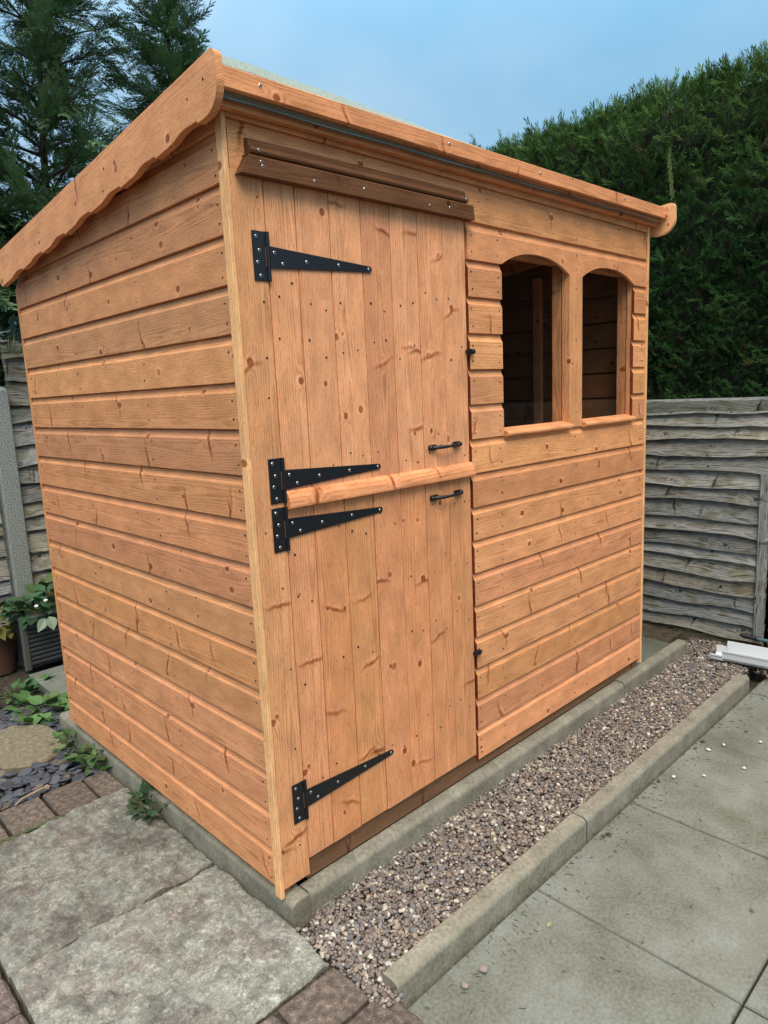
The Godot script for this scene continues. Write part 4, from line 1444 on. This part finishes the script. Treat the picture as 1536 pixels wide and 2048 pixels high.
func make_hedge():
	var h := thing("clipped_hedge", "tall clipped dark green conifer hedge above the right-hand fence", "hedge", Vector3(3.45, -0.17, 0))
	var r := RandomNumberGenerator.new()
	r.seed = 404
	var b := Build.new()
	var n := noise(1.0, 55, 3)
	# solid near-black core, its colour standing in for inner shade, lumpy: local coordinates
	var z0 := -3.6
	var z1 := 3.4
	var nz := 70
	var ny := 24
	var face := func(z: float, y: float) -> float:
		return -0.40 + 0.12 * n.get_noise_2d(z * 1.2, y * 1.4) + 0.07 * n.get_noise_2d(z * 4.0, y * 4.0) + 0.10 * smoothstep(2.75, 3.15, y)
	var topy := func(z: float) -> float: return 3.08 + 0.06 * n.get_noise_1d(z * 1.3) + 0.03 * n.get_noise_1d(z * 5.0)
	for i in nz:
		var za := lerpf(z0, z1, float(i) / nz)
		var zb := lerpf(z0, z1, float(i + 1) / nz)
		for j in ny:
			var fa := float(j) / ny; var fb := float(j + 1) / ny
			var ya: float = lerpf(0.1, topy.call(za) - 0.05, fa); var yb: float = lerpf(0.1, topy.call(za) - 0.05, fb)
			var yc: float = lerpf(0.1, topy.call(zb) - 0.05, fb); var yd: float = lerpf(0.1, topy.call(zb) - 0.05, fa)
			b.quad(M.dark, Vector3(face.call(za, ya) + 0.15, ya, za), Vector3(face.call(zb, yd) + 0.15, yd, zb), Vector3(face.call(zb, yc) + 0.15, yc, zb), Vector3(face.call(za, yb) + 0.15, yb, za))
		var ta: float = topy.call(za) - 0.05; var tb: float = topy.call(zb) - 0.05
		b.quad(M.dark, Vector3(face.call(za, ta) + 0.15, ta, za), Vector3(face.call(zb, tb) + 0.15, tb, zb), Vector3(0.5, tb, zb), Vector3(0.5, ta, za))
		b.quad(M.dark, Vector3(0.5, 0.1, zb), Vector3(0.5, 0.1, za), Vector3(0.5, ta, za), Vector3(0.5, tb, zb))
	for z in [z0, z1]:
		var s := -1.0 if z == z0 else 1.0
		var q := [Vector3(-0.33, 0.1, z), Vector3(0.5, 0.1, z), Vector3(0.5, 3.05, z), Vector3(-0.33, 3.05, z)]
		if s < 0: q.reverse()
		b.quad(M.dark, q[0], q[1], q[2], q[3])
	part("shade_core", b, h)
	b = Build.new()
	for i in 14:
		var z := lerpf(z0 + 0.2, z1 - 0.2, i / 13.0)
		b.tube(M.bark, PackedVector3Array([Vector3(0.05, 0, z), Vector3(0.0, 0.8, z + 0.03), Vector3(-0.05, 2.4, z)]), PackedFloat32Array([0.05, 0.04, 0.015]), 6, Color.WHITE, false)
	part("trunks", b, h)
	var xf := [[], [], []]
	var cs := [[], [], []]
	for i in 44000:
		var z := r.randf_range(z0, z1)
		if z > 1.2 and r.randf() < 0.2:
			continue
		var y := 1.02 + 2.10 * pow(r.randf(), 0.95)
		# thinner and darker just above the fence
		var thin := 0.55 * smoothstep(1.75, 1.25, y) + 0.25 * clampf(n.get_noise_2d(z * 2.3 + 70.0, y * 2.6) * 2.0, 0.0, 1.0)
		if r.randf() < thin:
			continue
		var p := Vector3(face.call(z, y) + r.randf_range(-0.01, 0.10), minf(y, topy.call(z)), z)
		var d := Vector3(-r.randf_range(0.25, 0.9), r.randf_range(-0.15, 0.8), r.randf_range(-0.5, 1.0))
		var v := r.randi() % 3
		var s := r.randf_range(0.06, 0.135)
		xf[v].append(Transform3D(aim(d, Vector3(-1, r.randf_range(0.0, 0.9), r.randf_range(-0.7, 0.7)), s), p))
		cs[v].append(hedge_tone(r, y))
	for i in 7500:
		var z := r.randf_range(z0, z1)
		var x: float = lerpf(face.call(z, 3.1), 0.45, pow(r.randf(), 1.6))
		var v := r.randi() % 3
		var s := r.randf_range(0.07, 0.15)
		if r.randf() < 0.09:
			s *= 1.5
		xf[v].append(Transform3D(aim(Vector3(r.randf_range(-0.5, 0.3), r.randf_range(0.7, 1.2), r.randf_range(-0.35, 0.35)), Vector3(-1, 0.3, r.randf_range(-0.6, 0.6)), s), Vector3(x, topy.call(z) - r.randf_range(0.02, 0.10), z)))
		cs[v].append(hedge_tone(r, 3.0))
	# one paler shoot hanging out of the face
	for i in 10:
		xf[i % 3].append(Transform3D(aim(Vector3(-0.25, -1.0, 0.10), Vector3(-1, 0, 0.2 * (i % 3 - 1)), 0.075), Vector3(-0.50 - 0.003 * i, 2.73 - 0.024 * i, -0.285 + 0.004 * i)))
		cs[i % 3].append(Color(0.16, 0.21, 0.075))
	for v in 3:
		stuff(many("foliage" if v == 0 else "foliage_%03d" % v, shoots[v], xf[v], cs[v], h))

# a rounded broad leaf lying along local y, folded a little
func leaf_mesh(b: Build, t: Transform3D, l: float, w: float, c: Color, bend := 0.15):
	var n := 5
	for i in n:
		for s in [-1.0, 1.0]:
			var fa := float(i) / n; var fb := float(i + 1) / n
			var wa := w * sin(PI * pow(fa, 0.75)); var wb := w * sin(PI * pow(fb, 0.75))
			var ca := t * Vector3(0, fa * l, -bend * l * fa * fa); var cb := t * Vector3(0, fb * l, -bend * l * fb * fb)
			var ea := t * Vector3(s * wa, fa * l, -bend * l * fa * fa + wa * 0.25); var eb := t * Vector3(s * wb, fb * l, -bend * l * fb * fb + wb * 0.25)
			if s > 0:
				b.quad(M.broad, ca, ea, eb, cb, c)
			else:
				b.quad(M.broad, ea, ca, cb, eb, c)

func bush(called: String, label: String, category: String, at: Vector3, n: int, spread: Vector3, l: Vector2, c: Color, seed_: int, group := "") -> Node3D:
	var r := RandomNumberGenerator.new()
	r.seed = seed_
	var t := thing(called, label, category, at, group)
	var b := Build.new()
	var st := Build.new()
	for i in n:
		var a := r.randf() * TAU
		var q := sqrt(r.randf())
		var p := Vector3(cos(a) * q * spread.x, spread.y * r.randf_range(0.15, 1.0) * (1.0 - 0.45 * q), sin(a) * q * spread.z)
		var d := Vector3(cos(a) * r.randf_range(0.3, 1.0), r.randf_range(-0.3, 0.9), sin(a) * r.randf_range(0.3, 1.0))
		var ll := r.randf_range(l.x, l.y)
		var v := r.randf_range(0.6, 1.35)
		leaf_mesh(b, Transform3D(aim(d, Vector3(r.randf_range(-0.4, 0.4), 1, r.randf_range(-0.4, 0.4)), 1.0), p), ll, ll * r.randf_range(0.30, 0.44), Color(c.r * v * r.randf_range(0.9, 1.25), c.g * v, c.b * v), r.randf_range(0.0, 0.35))
		if i % 2 == 0:
			st.tube(M.twig, PackedVector3Array([Vector3(p.x * 0.3, 0, p.z * 0.3), Vector3(p.x * 0.7, p.y * 0.7, p.z * 0.7), p]), PackedFloat32Array([0.0022, 0.0016, 0.001]), 4, Color(0.35, 0.5, 0.25), false)
	stuff(part("leaves", b, t))
	part("stems", st, t)
	return t

func make_plants():
	for k in 3:
		sprays.append(spray_mesh(k + 1))
	for k in 3:
		shoots.append(spray_mesh(k + 11, true))
	conifer("tall feathery conifer reaching out of the frame at the top left", Vector3(1.10, -0.17, -4.2), 5.5, 0.62, 0.85, 21, 105)
	conifer("slimmer conifer with a pointed top just left of the roof peak", Vector3(2.20, -0.17, -4.25), 4.85, 0.44, 0.95, 34, 105)
	conifer("lower bushy conifer at the left edge behind the fence", Vector3(0.35, -0.17, -4.25), 3.55, 0.95, 1.7, 47, 90, 0.15)
	conifer("lower bushy conifer filling the gap between the two tall ones", Vector3(1.75, -0.17, -4.15), 3.25, 0.95, 1.9, 59, 95, 0.15)
	conifer("short dense conifer directly behind the rear fence", Vector3(1.05, -0.17, -4.05), 2.75, 0.75, 1.5, 63, 80, 0.15)
	make_hedge()
	# ivy over the rear fence
	bush("ivy", "blue-green ivy spilling over the rear fence at the left edge", "ivy", Vector3(0.36, 1.66, -2.93), 46, Vector3(0.22, 0.22, 0.10), Vector2(0.06, 0.12), Color(0.055, 0.10, 0.085), 71)
	# trough, pot and what grows in them
	var tr := thing("planter_trough", "dark grey ribbed plastic planter trough beside the rear corner of the shed", "planter", Vector3(0.33, -0.070, -2.62))
	var b := Build.new()
	b.bar(M.trough, -0.215, 0.215, 0.0, 0.285, -0.105, 0.092, Transform3D.IDENTITY, 0.004)
	part("body", b, tr)
	for i in 9:
		b = Build.new()
		b.bar(M.trough, -0.188, 0.212, 0.020 + i * 0.0255, 0.0375 + i * 0.0255, 0.0925, 0.102, Transform3D.IDENTITY, 0.003, 0, 0, Color(1.5, 1.5, 1.5))
		part("rib", b, tr)
	b = Build.new()
	b.bar(M.trough, 0.0, 0.275, 0.186, 0.226, 0.088, 0.110, axes(Vector3.UP, Vector3.LEFT, Vector3.ZERO), 0.010, 0, 0, Color(3.0, 2.9, 2.3))
	part("corner_post", b, tr)
	b = Build.new()
	b.bar(M.trough, -0.225, 0.222, 0.276, 0.292, 0.070, 0.106, Transform3D.IDENTITY, 0.004, 0, 0, Color(2.6, 2.6, 2.6))
	b.bar(M.trough, -0.225, 0.222, 0.276, 0.292, -0.112, -0.080, Transform3D.IDENTITY, 0.004, 0, 0, Color(2.6, 2.6, 2.6))
	part("rim", b, tr)
	b = Build.new()
	b.bar(M.soil, -0.21, 0.21, 0.262, 0.2855, -0.078, 0.068, Transform3D.IDENTITY, 0.004)
	part("soil_fill", b, tr)
	bush("bedding_plant", "round-leaved dark green plant filling the grey trough", "plant", Vector3(0.30, 0.20, -2.60), 120, Vector3(0.24, 0.14, 0.13), Vector2(0.05, 0.085), Color(0.045, 0.105, 0.050), 72)
	var fl := thing("white_flowers", "two small white flowers and pale leaves over the trough edge", "flowers", Vector3(0.22, 0.235, -2.49))
	b = Build.new()
	for s in [[-0.035, 0.055], [0.015, 0.075]]:
		b.lathe(M.petal, PackedVector2Array([Vector2(0.0, -0.008), Vector2(0.010, -0.003), Vector2(0.011, 0.003), Vector2(0.0, 0.010)]), 9, Transform3D(Basis.IDENTITY, Vector3(s[0], s[1], 0.03)))
	part("blooms", b, fl)
	b = Build.new()
	leaf_mesh(b, Transform3D(aim(Vector3(-0.7, -0.75, 0.5), Vector3(0, 0.5, 1), 1.0), Vector3(0.0, -0.02, 0.03)), 0.085, 0.026, Color(0.26, 0.33, 0.24))
	leaf_mesh(b, Transform3D(aim(Vector3(0.1, -0.9, 0.5), Vector3(0.2, 0.5, 1), 1.0), Vector3(0.02, -0.015, 0.035)), 0.080, 0.032, Color(0.30, 0.38, 0.27))
	part("pale_leaves", b, fl)
	var pot := thing("clay_pot", "small ochre clay pot behind the grey trough", "plant pot", Vector3(0.375, 0.130, -2.80))
	b = Build.new()
	b.lathe(M.clay, PackedVector2Array([Vector2(0.0, 0.0), Vector2(0.040, 0.0), Vector2(0.072, 0.135), Vector2(0.078, 0.136), Vector2(0.079, 0.160), Vector2(0.070, 0.161), Vector2(0.064, 0.12), Vector2(0.0, 0.115)]), 22, Transform3D.IDENTITY)
	part("body", b, pot)
	var shelf := thing("upturned_crate", "dark crate under the ochre clay pot", "crate", Vector3(0.375, -0.118, -2.86))
	b = Build.new()
	b.bar(M.trough, -0.16, 0.16, 0.0, 0.247, -0.085, 0.115, Transform3D.IDENTITY, 0.006)
	part("body", b, shelf)
	b = Build.new()
	b.bar(M.trough, -0.17, 0.17, 0.205, 0.2475, -0.09, 0.122, Transform3D.IDENTITY, 0.006)
	part("rim", b, shelf)
	bush("pot_plant", "yellow-green leaves hanging over the ochre pot", "plant", Vector3(0.375, 0.245, -2.80), 26, Vector3(0.12, 0.09, 0.10), Vector2(0.06, 0.11), Color(0.10, 0.15, 0.055), 73)
	var tp := thing("terracotta_pot", "brown terracotta pot at the left edge beside the trough", "plant pot", Vector3(0.045, -0.105, -2.72))
	b = Build.new()
	b.lathe(M.clay, PackedVector2Array([Vector2(0.0, 0.0), Vector2(0.065, 0.0), Vector2(0.095, 0.19), Vector2(0.103, 0.191), Vector2(0.104, 0.225), Vector2(0.092, 0.226), Vector2(0.085, 0.19), Vector2(0.0, 0.185)]), 24, Transform3D.IDENTITY, Color(0.30, 0.21, 0.26))
	part("body", b, tp)
	bush("autumn_plant", "straggly plant with yellowing leaves in the terracotta pot", "plant", Vector3(0.045, 0.09, -2.72), 60, Vector3(0.15, 0.22, 0.13), Vector2(0.05, 0.10), Color(0.16, 0.15, 0.04), 74)
	# weeds
	var leafg := Color(0.075, 0.14, 0.048)
	bush("weed", "leafy weed tuft at the kerb beside the nearer flagstone", "weed", Vector3(-0.012, -0.100, -0.775), 44, Vector3(0.055, 0.10, 0.075), Vector2(0.030, 0.055), Color(0.045, 0.085, 0.040), 81, "weeds along the shed base")
	bush("weed", "bright leafy weed at the kerb beyond the paving blocks", "weed", Vector3(-0.015, -0.105, -1.27), 70, Vector3(0.07, 0.09, 0.10), Vector2(0.028, 0.055), leafg, 82, "weeds along the shed base")
	bush("weed", "low creeping weed among slate chips near the rear corner of the shed", "weed", Vector3(-0.015, -0.105, -1.48), 75, Vector3(0.08, 0.06, 0.14), Vector2(0.022, 0.045), leafg, 83, "weeds along the shed base")
	bush("weed", "large light green leaves lying on slate behind the stepping stone", "weed", Vector3(0.02, -0.105, -1.98), 50, Vector3(0.12, 0.05, 0.20), Vector2(0.045, 0.085), Color(0.085, 0.17, 0.055), 84, "weeds along the shed base")
	bush("weed", "weed leaves in front of the planter trough", "weed", Vector3(-0.02, -0.105, -2.30), 46, Vector3(0.16, 0.05, 0.14), Vector2(0.04, 0.07), Color(0.06, 0.13, 0.05), 85, "weeds along the shed base")
	bush("weed", "single pale green weed left of the slate chips", "weed", Vector3(-0.42, -0.105, -1.34), 16, Vector3(0.05, 0.04, 0.05), Vector2(0.03, 0.05), Color(0.17, 0.26, 0.08), 86, "weeds along the shed base")
	# moss in the joint
	var ms := setting("moss")
	var mp := []; var mc := []
	for i in 260:
		var along := rng.randf()
		mp.append(Transform3D(Basis(Vector3.UP, rng.randf() * 6.0) * Basis.from_scale(Vector3(1, 0.6, 1) * rng.randf_range(0.002, 0.006)), Vector3(-0.60 + 0.36 * along, -0.094, -1.002 + rng.randf_range(-0.005, 0.005))))
		mc.append(Color(0.07, 0.10, 0.03) * rng.randf_range(0.6, 1.2))
	stuff(many("moss_cushions", pebble_mesh(M.pebble, 8, 6, 4, 0.4), mp, mc, ms))

# ---------------------------------------------------------------- odds and ends
func make_odds():
	# length of white gutter lying on the pebbles along the fence
	var gt := thing("gutter_length", "length of white plastic gutter lying on the gravel below the right-hand fence", "gutter", Vector3(2.615, -0.078, 0.215))
	var dir := Vector3(0.10, 0, 1.0).normalized()
	var t := axes(dir, Vector3.UP, Vector3.ZERO)
	var prof := PackedVector2Array()
	var outer := [[0.056, 0.060], [0.056, 0.052], [0.052, 0.050], [0.050, 0.018], [0.036, 0.002], [0.0, -0.004], [-0.036, 0.002], [-0.050, 0.020], [-0.052, 0.068], [-0.058, 0.070], [-0.058, 0.076], [-0.049, 0.076], [-0.047, 0.020], [-0.034, 0.005], [0.0, -0.001], [0.034, 0.005], [0.047, 0.019], [0.049, 0.060]]
	for p in outer:
		prof.append(Vector2(p[0], p[1]))
	var b := Build.new()
	b.sweep(M.plastic, prof, 0.0, 1.9, t)
	part("channel", b, gt)
	b = Build.new()
	var pr2 := PackedVector2Array()
	for p in outer:
		pr2.append(Vector2(p[0] * 1.08, p[1] * 0.62 - 0.004))
	b.sweep(M.plastic, pr2, -0.052, 0.004, t, 0, 0, Color(0.95, 0.97, 0.98))
	part("union_bracket", b, gt)
	# hose along the foot of the fence
	var hs := thing("hose_pipe", "blue-green hose with a dark metal end along the foot of the fence", "hose", Vector3(2.80, 0.0, 0.27))
	b = Build.new()
	b.tube(M.hose, PackedVector3Array([Vector3(0, -0.005, 0.03), Vector3(0.004, -0.010, 0.15), Vector3(0.0, -0.03, 0.5), Vector3(-0.02, -0.10, 0.8), Vector3(-0.05, -0.118, 1.2), Vector3(-0.02, -0.118, 1.9)]), PackedFloat32Array([0.010, 0.010, 0.010, 0.010, 0.010, 0.010]), 10)
	part("tube", b, hs)
	b = Build.new()
	b.tube(M.black, PackedVector3Array([Vector3(0, 0.0, -0.045), Vector3(0, -0.002, -0.02), Vector3(0, -0.004, 0.012), Vector3(0, -0.005, 0.04)]), PackedFloat32Array([0.009, 0.015, 0.011, 0.013]), 10, Color(3, 3, 3))
	part("coupling", b, hs)
	# twig on the blocks
	var tw := thing("twig", "bent pale twig lying across the slate and paving blocks", "twig", Vector3(-0.278, -0.082, -1.207))
	b = Build.new()
	b.tube(M.twig, PackedVector3Array([Vector3(-0.065, -0.002, 0.022), Vector3(-0.035, 0.004, 0.004), Vector3(0.0, 0.006, 0.002), Vector3(0.035, 0.004, -0.010), Vector3(0.07, 0.002, -0.012)]), PackedFloat32Array([0.0025, 0.0035, 0.004, 0.0035, 0.002]), 6)
	part("stick", b, tw)
	# scraps of leaf on the slabs
	var n := 0
	for s in [[0.514, 0.511, 0.022, 0.30, 0.27, 0.16, "yellowish leaf scrap on the joint side of the nearest slab"], [1.00, 0.425, 0.028, 0.10, 0.07, 0.05, "dark leaf scrap against the kerb at the second slab joint"], [0.985, 0.435, 0.022, 0.12, 0.09, 0.06, "brown leaf scrap touching the darker one at the kerb"], [1.40, 0.425, 0.020, 0.09, 0.07, 0.05, "thin dark leaf scrap by the kerb on the third slab"], [1.80, 0.415, 0.026, 0.07, 0.06, 0.045, "dark curled leaf scrap at the kerb where two kerb stones meet"], [1.74, 0.425, 0.018, 0.10, 0.07, 0.05, "small brown leaf scrap just before the kerb stone joint"], [0.95, 0.90, 0.016, 0.12, 0.11, 0.07, "olive leaf scrap near the crossing of the slab joints"], [2.0, 0.52, 0.018, 0.09, 0.08, 0.055, "brown leaf scrap out on the farthest slab"], [0.42, 0.62, 0.010, 0.14, 0.10, 0.07, "tiny brown leaf scrap on the nearest slab away from the kerb"]]:
		var lt := thing("fallen_leaf", s[6] as String, "leaf", Vector3(s[0], -0.1365, s[1]), "leaf scraps on the patio")
		b = Build.new()
		leaf_mesh(b, Transform3D(aim(Vector3(cos(n * 1.9), 0.08, sin(n * 1.9)), Vector3.UP, 1.0), Vector3.ZERO), s[2], s[2] * 0.30, Color(s[3], s[4], s[5]), -0.15)
		part("blade", b, lt)
		n += 1
	# fine litter: needles and grit on the slabs
	var lit := setting("litter")
	var xf := []; var cs := []
	for i in 420:
		var x := rng.randf_range(0.08, 2.7)
		var z := 0.405 + pow(rng.randf(), 1.8) * 1.2
		if rng.randf() < 0.5:
			z = 0.40 + pow(rng.randf(), 2.0) * 0.10
		var l := rng.randf_range(0.003, 0.012)
		xf.append(Transform3D(Basis(Vector3.UP, rng.randf() * TAU) * Basis.from_scale(Vector3(l, 0.0012, 0.0012)), Vector3(x, -0.1378, z)))
		cs.append(Color(0.09, 0.075, 0.05) * rng.randf_range(0.5, 2.2))
	for i in 260:
		var l := rng.randf_range(0.003, 0.010)
		xf.append(Transform3D(Basis(Vector3.UP, rng.randf() * TAU) * Basis.from_scale(Vector3(l, 0.0015, 0.0015)), Vector3(rng.randf_range(2.1, 2.85), -0.036 - 0.03 * rng.randf(), rng.randf_range(-1.2, -0.03))))
		cs.append(Color(0.22, 0.19, 0.12) * rng.randf_range(0.5, 1.6))
	stuff(many("needles", pebble_mesh(M.pebble, 9, 5, 3, 0.3), xf, cs, lit))

func _ready():
	rng.seed = 20240611
	make_view()
	var t0 := Time.get_ticks_msec()
	make_materials()
	print("materials ", Time.get_ticks_msec() - t0)
	make_ground()
	make_shed()
	make_fences()
	make_plants()
	make_loose_stone()
	make_odds()
	print("all ", Time.get_ticks_msec() - t0)
